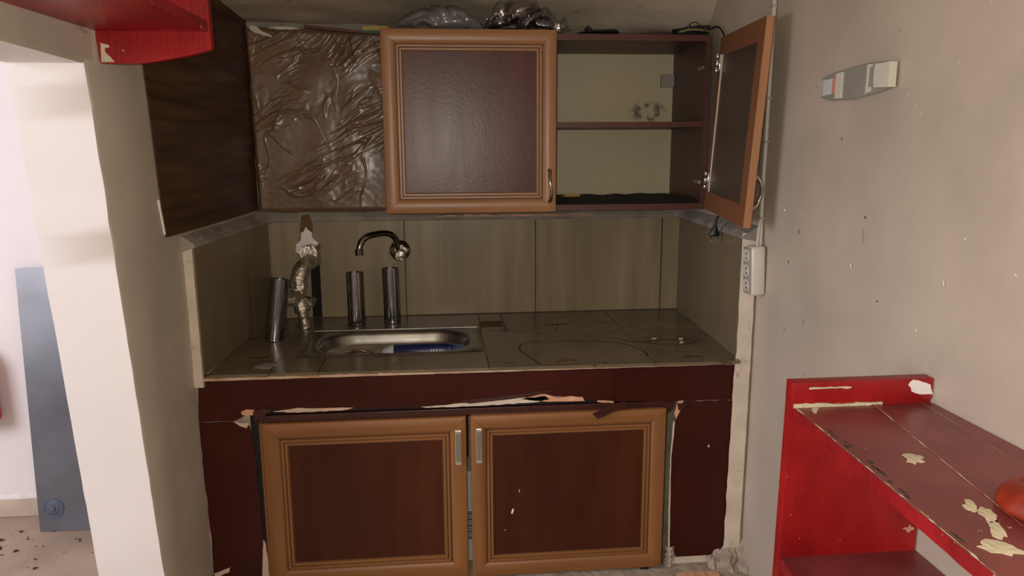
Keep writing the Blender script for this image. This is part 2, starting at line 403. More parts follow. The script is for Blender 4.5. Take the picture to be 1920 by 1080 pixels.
# left cladding (strip of cream plaster seen as its front edge)
def clad(side):
    secs = []
    for k in range(0, 41):
        z = (ZC - .03 if side < 0 else .30) + k * ((ZT + .004) - (ZC - .03 if side < 0 else .30)) / 40
        wob = noise.noise(Vector((side, 0, z * 25))) * .0022
        if side < 0:
            secs.append([Vector((lw_x(1.776) - .01, 1.776, z)), Vector((nl(1.776) - .004 + wob * .4, 1.774, z)), Vector((nl(YB) - .006, 2.402, z)), Vector((-.64, 2.402, z))])
        else:
            lo = max(0, (ZC - z)) * -.03
            xi = .742 + wob if z > ZC else .739 + wob * 2 + lo * .3
            secs.append([Vector((xi, 1.776, z)), Vector((.779 + wob + lo * .15, 1.773, z)), Vector((RW + .004, 1.790, z)), Vector((RW + .004, 2.402, z)), Vector((nr(YB) + .006, 2.402, z)), Vector((max(xi + .004, nr(1.79) + .006), 1.79, z))])
    return MB().rings(secs)
tr = struct('trim_3', clad(-1), M['strip'], smooth=True, angle=30)
tr2 = struct('trim_4', clad(1), M['strip'], smooth=True, angle=30)
def side_tile(y0, y1, side, z0=ZC, z1=ZT):
    f = nl if side < 0 else nr; t = .008 * (1 if side < 0 else -1)
    secs = []
    for z in (z0 + .001, z1):
        secs.append([Vector((f(y0) - t, y0, z)), Vector((f(y0), y0, z)), Vector((f(y1), y1, z)), Vector((f(y1) - t, y1, z))])
    return MB().rings(secs)
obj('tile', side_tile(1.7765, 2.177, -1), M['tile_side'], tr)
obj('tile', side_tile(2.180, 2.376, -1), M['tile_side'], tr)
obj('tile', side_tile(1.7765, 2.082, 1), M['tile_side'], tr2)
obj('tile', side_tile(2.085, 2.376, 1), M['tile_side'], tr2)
# backsplash
bw = struct('trim_5', MB().box(-.60, RW, YB + .008, 2.404, ZC - .02, ZT - .001), M['grout'])
for k, (a, b, dz, dy) in enumerate(((-.552, -.1275, 0, .0008), (-.1245, .2955, .002, 0), (.2985, .7165, .001, .001), (.7205, .776, .004, -.003))):
    if k == 0:   # the first tile is cut round the pipe slot
        t = MB().box(a, -.426, YB + dy, YB + .0085, ZC + .002, ZT)
        t.box(-.426, -.396, YB + dy, YB + .0085, 1.125, ZT)
        t.box(-.396, b, YB + dy, YB + .0085, ZC + .002, ZT)
    else:
        t = MB().cbox(a, b, YB + dy, YB + .0085, ZC + .002, ZT + dz, .0008)
    obj('tile', t, M['tile'], bw)
# black sheet standing in for shade inside the wall slot behind the pipe
obj('slot_shade', MB().box(-.426, -.396, YB + .0075, YB + .0095, ZC, 1.125), M['black_cloth_shade'], bw)
# broken orange tile bodies along the top edge of the backsplash
mb = MB(); rnd = random.Random(4); x = -.02
while x < .46:
    w = rnd.uniform(.01, .03); mb.prism(ragged_poly([(x, ZT - .002), (x + w, ZT - .002), (x + w, ZT + rnd.uniform(.002, .008)), (x, ZT + rnd.uniform(.002, .008))], .001, .01, int(x * 900)), 'y', YB - .002, YB + .012); x += w
obj('broken_edge', mb, M['orange_pl'], bw)
# cement fillets over the lining (side, back, side)
def fillet():
    path = []
    for k in range(12):
        y = 1.772 + k * (2.36 - 1.772) / 11; path.append((Vector((nl(y) + .002, y, ZT - .002)), Vector((lw_x(y) - .004, y, ZT + .022))))
    n0 = 26
    for k in range(n0 + 1):
        x = -.535 + k * (.755 + .535) / n0; path.append((Vector((x, YB - .004, ZT - .002)), Vector((x, 2.404, ZT + .030))))
    for k in range(12):
        y = 2.36 - k * (2.36 - 1.772) / 11; path.append((Vector((nr(y) - .002, y, ZT - .002)), Vector((RW + .004, y, ZT + .024))))
    mb = MB(); secs = []
    for k, (a, b) in enumerate(path):
        r = []
        for t in (0, .25, .5, .75, 1):
            p = a.lerp(b, t); p = p + Vector((0, 0, .0012 * math.sin(t * math.pi))) + noise.noise_vector(p * 45) * .0018; r.append(p)
        r.append(Vector((b.x, b.y, ZT - .02))); r.append(Vector((a.x * .999, a.y + .002, ZT - .010)))
        secs.append(r)
    return mb.rings(secs)
struct('trim_6', fillet(), M['cement'], smooth=True, angle=60)

# ================================================================== BASE CABINET
YF = 1.785
base = thing('base_cabinet', 'masonry sink base faced in torn maroon vinyl with two framed wooden doors', 'cabinet', (.07, 1.79, 0))
body = MB().box(-.625, -.486, YF + .003, 2.385, 0, .885).box(.596, .738, YF + .003, 2.385, 0, .885).box(-.466, .596, YF + .003, 2.385, .822, .885).box(-.466, .596, 2.34, 2.385, .30, .822)
obj('masonry_body', body, M['mortar_rough'], base)
def P2(*p): return [(q[0], q[2]) for q in p]
lp = P2((-0.6010,1.7850,0.9086),(-0.5843,1.7850,0.9148),(-0.3104,1.7850,0.9122),(0.0630,1.7850,0.9107),(0.4220,1.7850,0.9073),(0.4240,1.7850,0.8118),(0.3484,1.7850,0.8161),(0.2793,1.7850,0.8301),(0.1972,1.7850,0.8288),(0.1224,1.7850,0.8217),(-0.0524,1.7850,0.8143),(-0.2373,1.7850,0.8144),(-0.3928,1.7850,0.8191),(-0.4698,1.7850,0.8193),(-0.5226,1.7850,0.7952),(-0.6076,1.7850,0.7959))
obj('facing_panel', MB().prism(ragged_poly(lp, .0007, .02, 1), 'y', YF - .0015, YF + .004), M['maroon'], base)
lp = P2((0.4230,1.7850,0.9072),(0.7517,1.7850,0.9036),(0.7586,1.7850,0.8021),(0.6125,1.7850,0.8047),(0.5940,1.7850,0.8039),(0.4250,1.7850,0.8103))
obj('facing_panel', MB().prism(ragged_poly(lp, .0005, .03, 2), 'y', YF - .0015, YF + .004), M['maroon'], base)
lp = P2((-0.6078,1.7850,0.7938),(-0.5228,1.7850,0.7924),(-0.4880,1.7850,0.7785),(-0.4799,1.7850,0.7082),(-0.4755,1.7850,0.5794),(-0.4744,1.7850,0.4770),(-0.4732,1.7850,0.3725),(-0.4678,1.7850,0.0295),(-0.5910,1.7850,0.0395),(-0.6042,1.7850,0.3808),(-0.6013,1.7850,0.4696),(-0.6037,1.7850,0.5717),(-0.6061,1.7850,0.6717),(-0.6070,1.7850,0.7557))
obj('facing_panel', MB().prism(ragged_poly(lp, .0014, .02, 3), 'y', YF - .0015, YF + .004), M['maroon'], base)
lp = P2((0.7587,1.7850,0.7999),(0.7634,1.7850,0.7120),(0.7627,1.7850,0.6145),(0.7651,1.7850,0.4840),(0.7689,1.7850,0.3550),(0.6015,1.7850,0.3635),(0.5860,1.7850,0.3849),(0.5840,1.7850,0.5244),(0.5821,1.7850,0.6603),(0.5881,1.7850,0.7341),(0.6057,1.7850,0.7948),(0.6140,1.7850,0.8024))
obj('facing_panel', MB().prism(ragged_poly(lp, .0011, .02, 4), 'y', YF - .0015, YF + .004), M['maroon'], base)
# torn plaster showing along the opening
def chip(px, m, y0=YF - .003, y1=YF + .002, seed=0, amp=.0012, name='torn_edge', parent=None):
    return obj(name, MB().prism(ragged_poly(P2(*px), amp, .012, seed), 'y', y0, y1), m, parent or base)
chip([(-0.4290,1.7850,0.8163),(-0.3642,1.7850,0.8235),(-0.3152,1.7850,0.8202),(-0.2331,1.7850,0.8184),(-0.2635,1.7850,0.8126),(-0.3675,1.7850,0.8111)], M['plaster'], seed=3)
chip([(-0.0657,1.7850,0.8148),(0.0819,1.7850,0.8218),(0.1632,1.7850,0.8273),(0.2478,1.7850,0.8312),(0.2588,1.7850,0.8223),(0.2177,1.7850,0.8153),(0.0885,1.7850,0.8117),(-0.0524,1.7850,0.8115)], M['strip'], seed=4)
chip([(0.1836,1.7850,0.8251),(0.2450,1.7850,0.8370),(0.2793,1.7850,0.8258),(0.3137,1.7850,0.8288),(0.3442,1.7850,0.8248),(0.3498,1.7850,0.8146),(0.3001,1.7850,0.8150),(0.2451,1.7850,0.8171)], M['orange_pl'], seed=5)
chip([(0.3831,1.7850,0.8148),(0.4250,1.7850,0.8103),(0.4251,1.7850,0.8060),(0.3832,1.7850,0.8104)], M['orange_pl'], seed=6)
chip([(-0.5057,1.7850,0.8180),(-0.4925,1.7850,0.8243),(-0.4722,1.7850,0.8222),(-0.4782,1.7850,0.8086),(-0.5024,1.7850,0.8096)], M['orange_pl'], seed=7)
chip([(-0.5264,1.7850,0.7953),(-0.5077,1.7850,0.7890),(-0.4872,1.7850,0.7896),(-0.4946,1.7850,0.7760),(-0.5108,1.7850,0.7822)], M['plaster'], seed=8)
chip([(0.5940,1.7850,0.8039),(0.6081,1.7850,0.8063),(0.6047,1.7850,0.7846),(0.5915,1.7850,0.7559),(0.5867,1.7850,0.7707)], M['orange_pl'], seed=9)
chip([(0.5847,1.7850,0.7489),(0.5890,1.7850,0.7487),(0.5826,1.7850,0.6454),(0.5846,1.7850,0.5091),(0.5877,1.7850,0.3769),(0.5833,1.7850,0.3772),(0.5802,1.7850,0.5093),(0.5798,1.7850,0.6455)], M['strip'], seed=10, amp=.0006)
chip([(-0.6050,1.7850,0.9061),(-0.5873,1.7850,0.9081),(-0.5909,1.7850,0.8948),(-0.5990,1.7850,0.8870),(-0.6061,1.7850,0.8926)], M['plaster'], seed=11)
chip([(-0.6023,1.7850,0.3882),(-0.5615,1.7850,0.4035),(-0.5652,1.7850,0.3903),(-0.5992,1.7850,0.3775)], M['plaster'], seed=12)
chip([(-0.4746,1.7850,0.4741),(-0.4687,1.7850,0.4619),(-0.4654,1.7850,0.3690),(-0.4841,1.7850,0.3702)], M['plaster'], seed=13)
chip([(0.6794,1.7850,0.6784),(0.6837,1.7850,0.6812),(0.6854,1.7850,0.6751),(0.6811,1.7850,0.6738)], M['plaster'], seed=14, amp=.0003)
# black strips painting the shadow gap of the opening, then its rail and jambs
obj('opening_gap_shade', MB().box(-.478, .600, YF + .004, YF + .05, .808, .822).box(-.4855, -.466, YF + .002, YF + .08, .30, .822), M['black_cloth_shade'], base)
obj('opening_rail', MB().cbox(-.466, .588, YF + .000, YF + .03, .787, .8045, .001), M['maroon_dark'], base)
obj('opening_jamb', MB().cbox(.573, .598, YF + .012, YF + .06, .30, .808, .001).rough(.001, 30), M['greengrey'], base)
obj('opening_jamb', MB().cbox(-.4665, -.449, YF + .001, YF + .05, .30, .790, .001), M['lframe_v'], base)
# loose flaps of film and tape over the torn edge
def flap(pts, m, th=.0015, lift=0.004, seed=0, name='loose_film'):
    mb = MB().prism(P2(*pts), 'y', YF - lift - th, YF - lift); mb.rough(.0015, 60, seed); return obj(name, mb, m, base)
flap([(0.3659,1.7800,0.7856),(0.4100,1.7800,0.8069),(0.4488,1.7800,0.8169),(0.4630,1.7800,0.8034),(0.4242,1.7800,0.7920),(0.3800,1.7800,0.7706)], M['maroon_dark'], lift=.022)
flap([(0.0280,1.7800,0.8270),(0.1492,1.7800,0.8366),(0.2579,1.7800,0.8495),(0.2648,1.7800,0.8422),(0.1627,1.7800,0.8276),(0.0547,1.7800,0.8190)], M['maroon_dark'], seed=2)
flap([(-0.4763,1.7800,0.8186),(-0.4529,1.7800,0.8260),(-0.4276,1.7800,0.8222),(-0.4461,1.7800,0.8119),(-0.4582,1.7800,0.7848),(-0.4647,1.7800,0.8016),(-0.4711,1.7800,0.7825)], M['maroon_dark'], seed=3)
flap([(0.5502,1.7800,0.7987),(0.5867,1.7800,0.8059),(0.5819,1.7800,0.7829),(0.5653,1.7800,0.7720),(0.5590,1.7800,0.7896)], M['maroon_dark'], seed=5)
flap([(0.5926,1.7800,0.7999),(0.6210,1.7800,0.7974),(0.6073,1.7800,0.7849),(0.5962,1.7800,0.7795)], M['maroon_dark'], seed=6)

PROF_UP = [(0, 0), (0, .0165), (.002, .019), (.009, .0208), (.020, .0215), (.030, .020), (.037, .0165), (.0395, .0125), (.0415, .0125), (.0425, .0165), (.0475, .0165), (.0485, .0120), (.050, .0120), (.051, .0145), (.056, .0145), (.0575, .010), (.0575, 0)]
def make_door(parent, Mx, Wd, Ht, mv, mh, mp, kind='bar', handle_side=1, k=1.0, back=None, hz=(.035, .115), lab=None, name='door'):
    """door > frame_rail x4, panel, handle. local: x width, z height, y=-h outwards"""
    prof = [(d * k, h) for d, h in PROF_UP]
    fw = prof[-1][0]
    pan = MB().box(fw - .003, Wd - fw + .003, -.0105, -.003, fw - .003, Ht - fw + .003)
    d = obj(name, pan.xf(Mx), mp, parent)
    if lab: d['label'] = lab
    def cor(i, o):   # corner i at inset o
        return [(o, o), (Wd - o, o), (Wd - o, Ht - o), (o, Ht - o)][i]
    for i in range(4):
        j = (i + 1) % 4
        A = [Vector((cor(i, q)[0], -h, cor(i, q)[1])) for q, h in prof]; Bp = [Vector((cor(j, q)[0], -h, cor(j, q)[1])) for q, h in prof]
        # hairline mitre gap
        dr = (Bp[0] - A[0]).normalized() * .0003
        A = [p + dr for p in A]; Bp = [p - dr for p in Bp]
        obj('frame_rail', MB().rings([A, Bp]).xf(Mx), mh if i % 2 == 0 else mv, d, smooth=True, angle=35)
    # dark grooves at the bottom of the beads
    g = MB()
    for o, w, h in ((.0395 * k, .0022, .0127), (.0487 * k, .0015, .0122), (.0575 * k, .0018, .0107)):
        for (a, b, c_, e) in ((o, Wd - o, o, o + w), (o, Wd - o, Ht - o - w, Ht - o), (o, o + w, o, Ht - o), (Wd - o - w, Wd - o, o, Ht - o)):
            g.box(a, b, -h - .0002, -h + .001, c_, e)
    obj('groove', g.xf(Mx), M['groove'], d)
    if back:   # inner side visible: flat border and recessed dark field
        bm_ = MB().box(.0004, Wd - .0004, -.0135, -.0005, .0004, .052).box(.0004, Wd - .0004, -.0135, -.0005, Ht - .052, Ht - .0004).box(.0004, .05, -.0135, -.0005, .052, Ht - .052).box(Wd - .05, Wd - .0004, -.0135, -.0005, .052, Ht - .052)
        for v in bm_.v: v.y += .0010
        obj('inner_border', bm_.xf(Mx), M['door_in'], d)
        obj('inner_panel', MB().box(.049, Wd - .049, -.004, .0012, .051, Ht - .051).xf(Mx), M['door_in_panel'], d)
        obj('edge_strip', MB().box(Wd - .052, Wd - .0485, .0, .0045, .053, Ht - .05).xf(Mx), M['strip'], d)
    if kind == 'bow':
        hx = Wd - .019 if handle_side > 0 else .019
        z0, z1 = hz; zm = (z0 + z1) / 2
        pts = []; rr = []
        for q in range(17):
            t = q / 16; z = z0 + (z1 - z0) * t; y = -.0215 - (.014 if back else .024) * math.sin(math.pi * t) ** .6 - .003
            if q in (0, 16): y = -.0225
            pts.append((hx + .0025 * math.sin(t * 2 * math.pi), y, z)); rr.append(.0022 + .0028 * abs(math.cos(math.pi * t)) ** 1.5 + (.0012 if abs(t - .5) < .2 else 0))
        h = MB().tube(pts, rr, 10)
        for z in (z0, z1):
            h.tube([(hx, -.0195, z), (hx, -.026, z), (hx, -.030, z)], [.0065, .0055, .0025], 12)
        obj('handle', h.xf(Mx), M['brass'], d, smooth=True)
    elif kind == 'plate':
        hx = Wd - .021 if handle_side > 0 else .021
        z0, z1 = hz
        h = MB().cbox(hx - .0075, hx + .0075, -.0275, -.0195, z0, z1, .001)
        h.cur = 1
        for a in range(26):
            for b in range(3):
                zz = z0 + .010 + a * (z1 - z0 - .020) / 25; xx = hx - .0042 + b * .0042
                h.box(xx - .0012, xx + .0012, -.0278, -.0270, zz - .001, zz + .001)
        obj('handle', h.xf(Mx), [M['handle_steel'], M['black']], d)
    return d
T = Matrix.Translation
Ry = lambda a: Matrix.Rotation(a, 4, 'Y')
make_door(base, T((-.459, YF + .010, .345)) @ Ry(math.radians(.0)), .505, .441, M['lframe_v'], M['lframe_h'], M['panel_lo'], 'plate', 1, 1.06, hz=(.316, .408), lab='left of the two lower doors, honey wood frame and plain cherry panel')
make_door(base, T((.0565, YF + .006, .343)), .506, .446, M['lframe_v'], M['lframe_h'], M['panel_lo'], 'plate', -1, .98, hz=(.322, .414), lab='right of the two lower doors, honey wood frame with white paint specks on its panel')
# specks of white paint on the right door's panel
for k, (p, a, b) in enumerate((((0.1623,1.7780,0.5214), .0026, .0085), ((0.1807,1.7780,0.5771), .0008, .005), ((0.1425,1.7780,0.4698), .0012, .0012))):
    obj('paint_speck', blob(Vector((p[0], YF - .0052, p[2])), (1, 0, 0), (.2 if k == 0 else 0, 0, 1), a, b, .0006, k, 10, .25), M['chip_white'], base)
# concrete plinth under the doors, a loose tile and mortar at its right end
mb = MB().grid(lambda u, v: Vector((-.62 + 1.40 * u, 1.70 + .70 * v, .336 + noise.noise(Vector((u * 30, v * 18, 0))) * .003)), 60, 20)
mb.box(-.62, .78, 1.70, 2.385, 0, .331)
obj('plinth', mb, M['mortar_rough'], base)
obj('plinth_tile', MB().cbox(.600, .700, 1.690, 1.7005, .20, .331, .001), M['olive_tile'], base)
obj('torn_edge', MB().prism(ragged_poly([(.596, .336), (.706, .334), (.706, .341), (.596, .343)], .0012, .01, 5), 'y', 1.688, 1.74), M['orange_pl'], base)
def heap(u, v):
    # a rough mortar fillet in the corner by the right wall, and a smaller one by the door jamb
    x = .690 + .097 * u; a = v * math.pi / 2
    r = .030 + .035 * u + .016 * noise.noise(Vector((x * 45, v * 3, 1))) + .008 * noise.noise(Vector((x * 120, v * 9, 1)))
    return Vector((x, 1.790 - r * math.cos(a), .300 + (.035 + r) * math.sin(a)))
mb = MB().grid(heap, 60, 26)
def heap2(u, v):
    a = u * math.pi; r = .012 + .008 * noise.noise(Vector((u * 5, v * 9, 5))) + .004 * noise.noise(Vector((u * 20, v * 30, 5)))
    return Vector((.590 - r * math.cos(a), 1.79 - r * math.sin(a) * .9, .325 + .07 * v))
mb.grid(heap2, 18, 40)
obj('mortar_lump', mb, M['mortar_rough'], base, smooth=True, angle=70, stuff=True)
mb = MB().prism([(.59, .345), (.745, .345), (.745, .362), (.59, .363)], 'y', YF - .004, YF + .01); mb.rough(.001, 50)
obj('torn_edge', mb, M['strip'], base)
# small black foot under the right door
obj('foot', MB().cbox(.505, .530, 1.775, 1.80, .333, .343, .002), M['black'], base)
# white carton standing inside, seen through the gap of the doors
ct = obj('carton', MB().cbox(.030, .078, 1.86, 1.96, .340, .60, .002), M['carton']); tag(ct, 'white printed carton seen in the gap between the two lower doors', 'box')
mb = MB()
for k in range(14): mb.box(.046, .066, 1.8592, 1.8602, .405 + k * .006, .405 + k * .006 + (.002 if k % 3 else .0035))
obj('barcode', mb, M['black'], ct)

# ================================================================== WORKTOP
top = thing('worktop', 'tiled worktop with brown stains around the steel sink', 'worktop', (.08, 2.07, .885))
SX0, SX1, SY0, SY1 = -.393, .100, 1.905, 2.190
def slab(z0, z1, e, m, name):
    mb = MB(); xl = -.60; xr = .768
    yf = YF + .004 + e
    mb.box(xl + e, xr, yf, SY0 + .012, z0, z1).box(xl + .01, SX0 + .012, SY0 + .012, SY1 - .012, z0, z1).box(SX1 - .012, xr, SY0 + .012, SY1 - .012, z0, z1).box(xl + .02, xr, SY1 - .012, 2.382, z0, z1)
    return obj(name, mb, m, top)
slab(.885, .904, .004, M['mortar_rough'], 'slab')
# tile body edge: thin ragged terracotta line at the front
mb = MB(); rnd = random.Random(9); x = -.585
while x < .725:
    w = rnd.uniform(.012, .03); t = (x + .585) / 1.32
    mb.prism([(x, .9035), (x + w, .9035), (x + w, .9095 + rnd.uniform(-.001, .0015)), (x, .9095 + rnd.uniform(-.001, .0015))], 'y', 1.768 + rnd.uniform(-.001, .0015), 1.79); x += w
obj('broken_tile_edge', mb, M['bed'], top)
G = .0011
def fy(x): return 1.7755 - (x + .58) * .016
def ttile(x0, x1, y0, y1, front=False, dz=0.0, poly=None):
    if poly is None:
        a = fy(x0) if front else y0; b = fy(x1) if front else y0
        poly = [(x0 + G, a + (0 if front else G)), (x1 - G, b + (0 if front else G)), (x1 - G, y1 - G), (x0 + G, y1 - G)]
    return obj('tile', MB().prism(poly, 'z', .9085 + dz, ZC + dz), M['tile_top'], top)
ttile(-.578, -.4305, 0, SY0, True)
ttile(-.4305, -.3135, 0, SY0, True, .0004)
ttile(-.3135, .105, 0, SY0, True)
ttile(.105, .526, 0, 0, poly=[(.105 + G, fy(.1)), (.526 - G, fy(.52)), (.526 - G, 2.128 - G), (.105 + G, 2.128 - G)])
ttile(.526, .750, 0, 0, poly=[(.526 + G, fy(.52)), (.745, fy(.745)), (.7625, 2.122 - G), (.526 + G, 2.125 - G)])
ttile(.526, .770, 2.128, 2.379)
ttile(.180, .526, 2.131, 2.379)
ttile(.105, .180, 2.300, 2.379)
ttile(-.576, SX0, SY0, 2.20)
ttile(-.560, -.30, 2.20, 2.379, dz=.0003)
ttile(-.30, .105, 2.192, 2.379)
# broken hole behind the sink's right corner, brown inside
obj('broken_hole', MB().prism(ragged_poly([(.101, 2.192), (.179, 2.192), (.179, 2.299), (.101, 2.299)], .003, .02, 4), 'z', .9040, .9065), M['rust'], top)
obj('broken_hole', MB().prism([(.106, 2.131), (.178, 2.131), (.178, 2.192), (.106, 2.192)], 'z', .9085, .9155), M['tile_top'], top)
# brown drip rings and splatters: thin dried films
mb = MB()
def stain_line(pts, w, seed=0):
    pts = smooth_path([(p[0], p[1], 0) for p in pts], 6); rnd = random.Random(seed); a = []; b = []
    for i, p in enumerate(pts):
        d = (pts[min(i + 1, len(pts) - 1)] - pts[max(i - 1, 0)]).normalized(); n = Vector((-d.y, d.x, 0)); q = w * 1.2 * rnd.uniform(.3, 1.3)
        a.append(Vector((p.x, p.y, ZC + .0002)) + n * q); b.append(Vector((p.x, p.y, ZC + .0002)) - n * q)
    n = len(a)
    if min(w, 1): mb.add(a + b, [(i, i + 1, n + i + 1, n + i) for i in range(n - 1)])
stain_line([(.235, 1.775), (.225, 1.82), (.205, 1.88), (.198, 1.94), (.215, 1.985), (.27, 1.992), (.36, 1.995), (.44, 1.985), (.49, 1.955), (.515, 1.90), (.527, 1.86), (.520, 1.82)], .0022, 1)
stain_line([(.24, 1.775), (.30, 1.772), (.36, 1.775)], .0012, 2)
stain_line([(.520, 1.975), (.56, 1.97), (.60, 1.985), (.66, 1.98), (.70, 1.965)], .0035, 3)
stain_line([(.52, 1.975), (.56, 1.955), (.61, 1.93), (.66, 1.93), (.70, 1.95)], .0025, 4)
stain_line([(.30, 2.19), (.34, 2.195), (.38, 2.21)], .004, 5)
stain_line([(.345, 2.20), (.335, 2.16), (.325, 2.12)], .0015, 6)
stain_line([(.515, 1.975), (.49, 2.0), (.46, 2.03)], .003, 7)
stain_line([(.56, 1.85), (.62, 1.86), (.70, 1.84), (.735, 1.86)], .0012, 8)
stain_line([(.46, 2.21), (.50, 2.20)], .003, 9)
rnd = random.Random(12)
for k in range(260):
    cx, cy, sp = rnd.choice(((.535, 1.972, .03), (.67, 1.955, .03), (.345, 2.20, .025), (.17, 2.15, .02), (.24, 2.12, .05), (.58, 2.08, .07)))
    x = rnd.gauss(cx, sp); y = rnd.gauss(cy, sp * .5); r = rnd.uniform(.0006, .0028)
    if not (.11 < x < .74 and 1.79 < y < 2.36): continue
    mb.add([(x + math.cos(a) * r * rnd.uniform(.6, 1.3), y + math.sin(a) * r, ZC + .0002) for a in (0, 1.05, 2.1, 3.14, 4.2, 5.2)], [tuple(range(6))])
obj('stain', mb, M['stain'], top, stuff=True)
obj('cement_smear', blob((-.452, 1.838, ZC + .0001), (1, .2, 0), (-.2, 1, 0), .024, .026, .0005, 5, 18, .3), M['cement'], top)
for k, (x, y) in enumerate(((.664, 1.985), (.655, 1.948), (.588, 1.995))):
    obj('paint_flake', blob((x, y, ZC + .0003), (1, .2, 0), (0, 1, 0), .006, .005, .0025, 20 + k, 9, .5), M['chip'], top)

# sink
def rr(cx, cy, hx, hy, r, z, n=16):
    pts = []
    for q, (sx, sy) in enumerate(((1, 1), (-1, 1), (-1, -1), (1, -1))):
        for k in range(n):
            a = math.pi / 2 * (q + k / (n - 1)); pts.append(Vector((cx + sx * (hx - r) + math.cos(a) * r, cy + sy * (hy - r) + math.sin(a) * r, z)))
    return pts
scx = (SX0 + SX1) / 2; scy = (SY0 + SY1) / 2; hx = (SX1 - SX0) / 2; hy = (SY1 - SY0) / 2
bx = -.143; by = 2.045
sink = thing('kitchen_sink', 'small stainless steel sink with rounded bowl set in the tiled worktop', 'sink', (scx, scy, .84))
obj('bowl', MB().rings([rr(scx, scy, hx - .001, hy - .001, .004, .9165), rr(scx, scy, hx - .002, hy - .002, .004, .9180), rr(bx, by, .216, .120, .100, .9172), rr(bx, by, .211, .115, .098, .9155), rr(bx, by, .206, .110, .096, .907), rr(bx, by, .202, .106, .096, .892), rr(bx, by, .195, .099, .092, .878), rr(bx, by, .182, .088, .082, .868), rr(bx, by, .150, .062, .060, .862), rr(bx, by, .024, .024, .0239, .860)], cap0=False), M['steel_sink'], sink, smooth=True, angle=60)
obj('rim_bead', MB().tube([(SX0 + .004, SY1 - .006, .9185), (SX1 - .004, SY1 - .006, .9185)], .0028, 8).tube([(SX0 + .004, SY0 + .006, .917), (SX0 + .004, SY1 - .006, .9185)], .0018, 8).tube([(SX1 - .004, SY0 + .006, .917), (SX1 - .004, SY1 - .006, .9185)], .0018, 8), M['steel_sink'], sink, smooth=True)
obj('drain', MB().tube([(bx, by, .8605), (bx, by, .8625)], [.021, .018], 20), M['chrome'], sink, smooth=True)
# things lying in the sink
t = thing('cleaner_packet', 'blue cleaner packet with white end lying in the sink', 'packet', (-.10, 2.06, .846))
obj('wrapper', MB().rings([[Vector((x, 2.065 + math.cos(a * .524) * ry, .884 + math.sin(a * .524) * rz)) for a in range(12)] for x, ry, rz in ((-.155, .02, .014), (-.15, .024, .018), (-.07, .025, .019), (.0, .025, .019), (.022, .022, .014))]), M['blue'], t, smooth=True)
obj('white_end', MB().rings([[Vector((x, 2.065 + math.cos(a * .524) * ry, .884 + math.sin(a * .524) * rz)) for a in range(12)] for x, ry, rz in ((-.182, .018, .003), (-.176, .022, .010), (-.155, .0245, .0185), (-.149, .0245, .0185))]), M['carton'], t, smooth=True, label='white end of the blue packet')
mb = MB()
for x0, w in ((-.045, .004), (-.038, .004), (-.030, .005), (-.020, .004), (-.013, .003)): mb.box(x0, x0 + w, 2.039, 2.048, .884, .8935)
obj('print', mb, M['carton'], t)
mb = MB().grid(lambda u, v: Vector((0, 0, 0)), 1, 1); mb = MB()
mb.grid(lambda u, v: Vector((-.01 + .085 * u, 2.01 + .09 * v, .872 + .026 * math.sin(math.pi * u) * math.sin(math.pi * v) ** .5 + noise.noise(Vector((u * 7, v * 7, 3))) * .012)), 24, 24)
tag(obj('cleaning_cloth', mb, M['blue_cloth'], smooth=True, angle=80), 'crumpled blue cloth at the right end of the sink bowl', 'cloth')
mb = MB().tube(smooth_path([(-.30, 2.0, 0.880), (-.27, 2.03, 0.890), (-.24, 2.05, 0.892), (-.19, 2.04, 0.876)]), .004, 8).tube(smooth_path([(-.285, 1.985, 0.880), (-.255, 2.01, 0.894), (-.22, 2.03, 0.888)]), .003, 8)
tag(obj('twisted_wire', mb, M['dull_chrome'], smooth=True), 'twisted metal bits lying at the left end of the sink bowl', 'scrap')

# ================================================================== STEEL TUBES
def steel_tube(base_p, top_p, r, label):
    b = Vector(base_p); tp = Vector(top_p); ax = (tp - b).normalized(); h = (tp - b).length
    o = thing('steel_tube', label, 'tube', b, 'polished steel tubes on the worktop')
    mx = T(b) @ Vector((0, 0, 1)).rotation_difference(ax).to_matrix().to_4x4()
    def ring(z, rad, n=32): return [Vector((math.cos(2 * math.pi * i / n) * rad, math.sin(2 * math.pi * i / n) * rad, z)) for i in range(n)]
    obj('barrel', MB().rings([ring(.016, r), ring(h, r), ring(h, r - .0015), ring(.02, r - .0015)]).xf(mx), M['steel'], o, smooth=True)
    obj('collar', MB().rings([ring(.0, r - .0015), ring(.0008, r), ring(.0075, r), ring(.0085, r - .0018), ring(.0095, r), ring(.0155, r + .0002)]).xf(mx), M['steel'], o, smooth=True)
    obj('cap', MB().rings([ring(h - .006, r - .0018), ring(h - .003, r - .006), ring(h - .0025, .004)]).xf(mx), M['dull_chrome'], o, smooth=True)
    return o
steel_tube((-.489, 2.102, .9165), (-.465, 2.115, 1.092), .0262, 'leaning polished steel tube beside the silver pipe, leftmost of three')
steel_tube((-.274, 2.268, .9165), (-.2755, 2.277, 1.080), .0262, 'upright polished steel tube under the tap spout, middle of three')
steel_tube((-.166, 2.290, .9165), (-.1685, 2.297, 1.088), .0262, 'upright polished steel tube below the tap knob, rightmost of three')

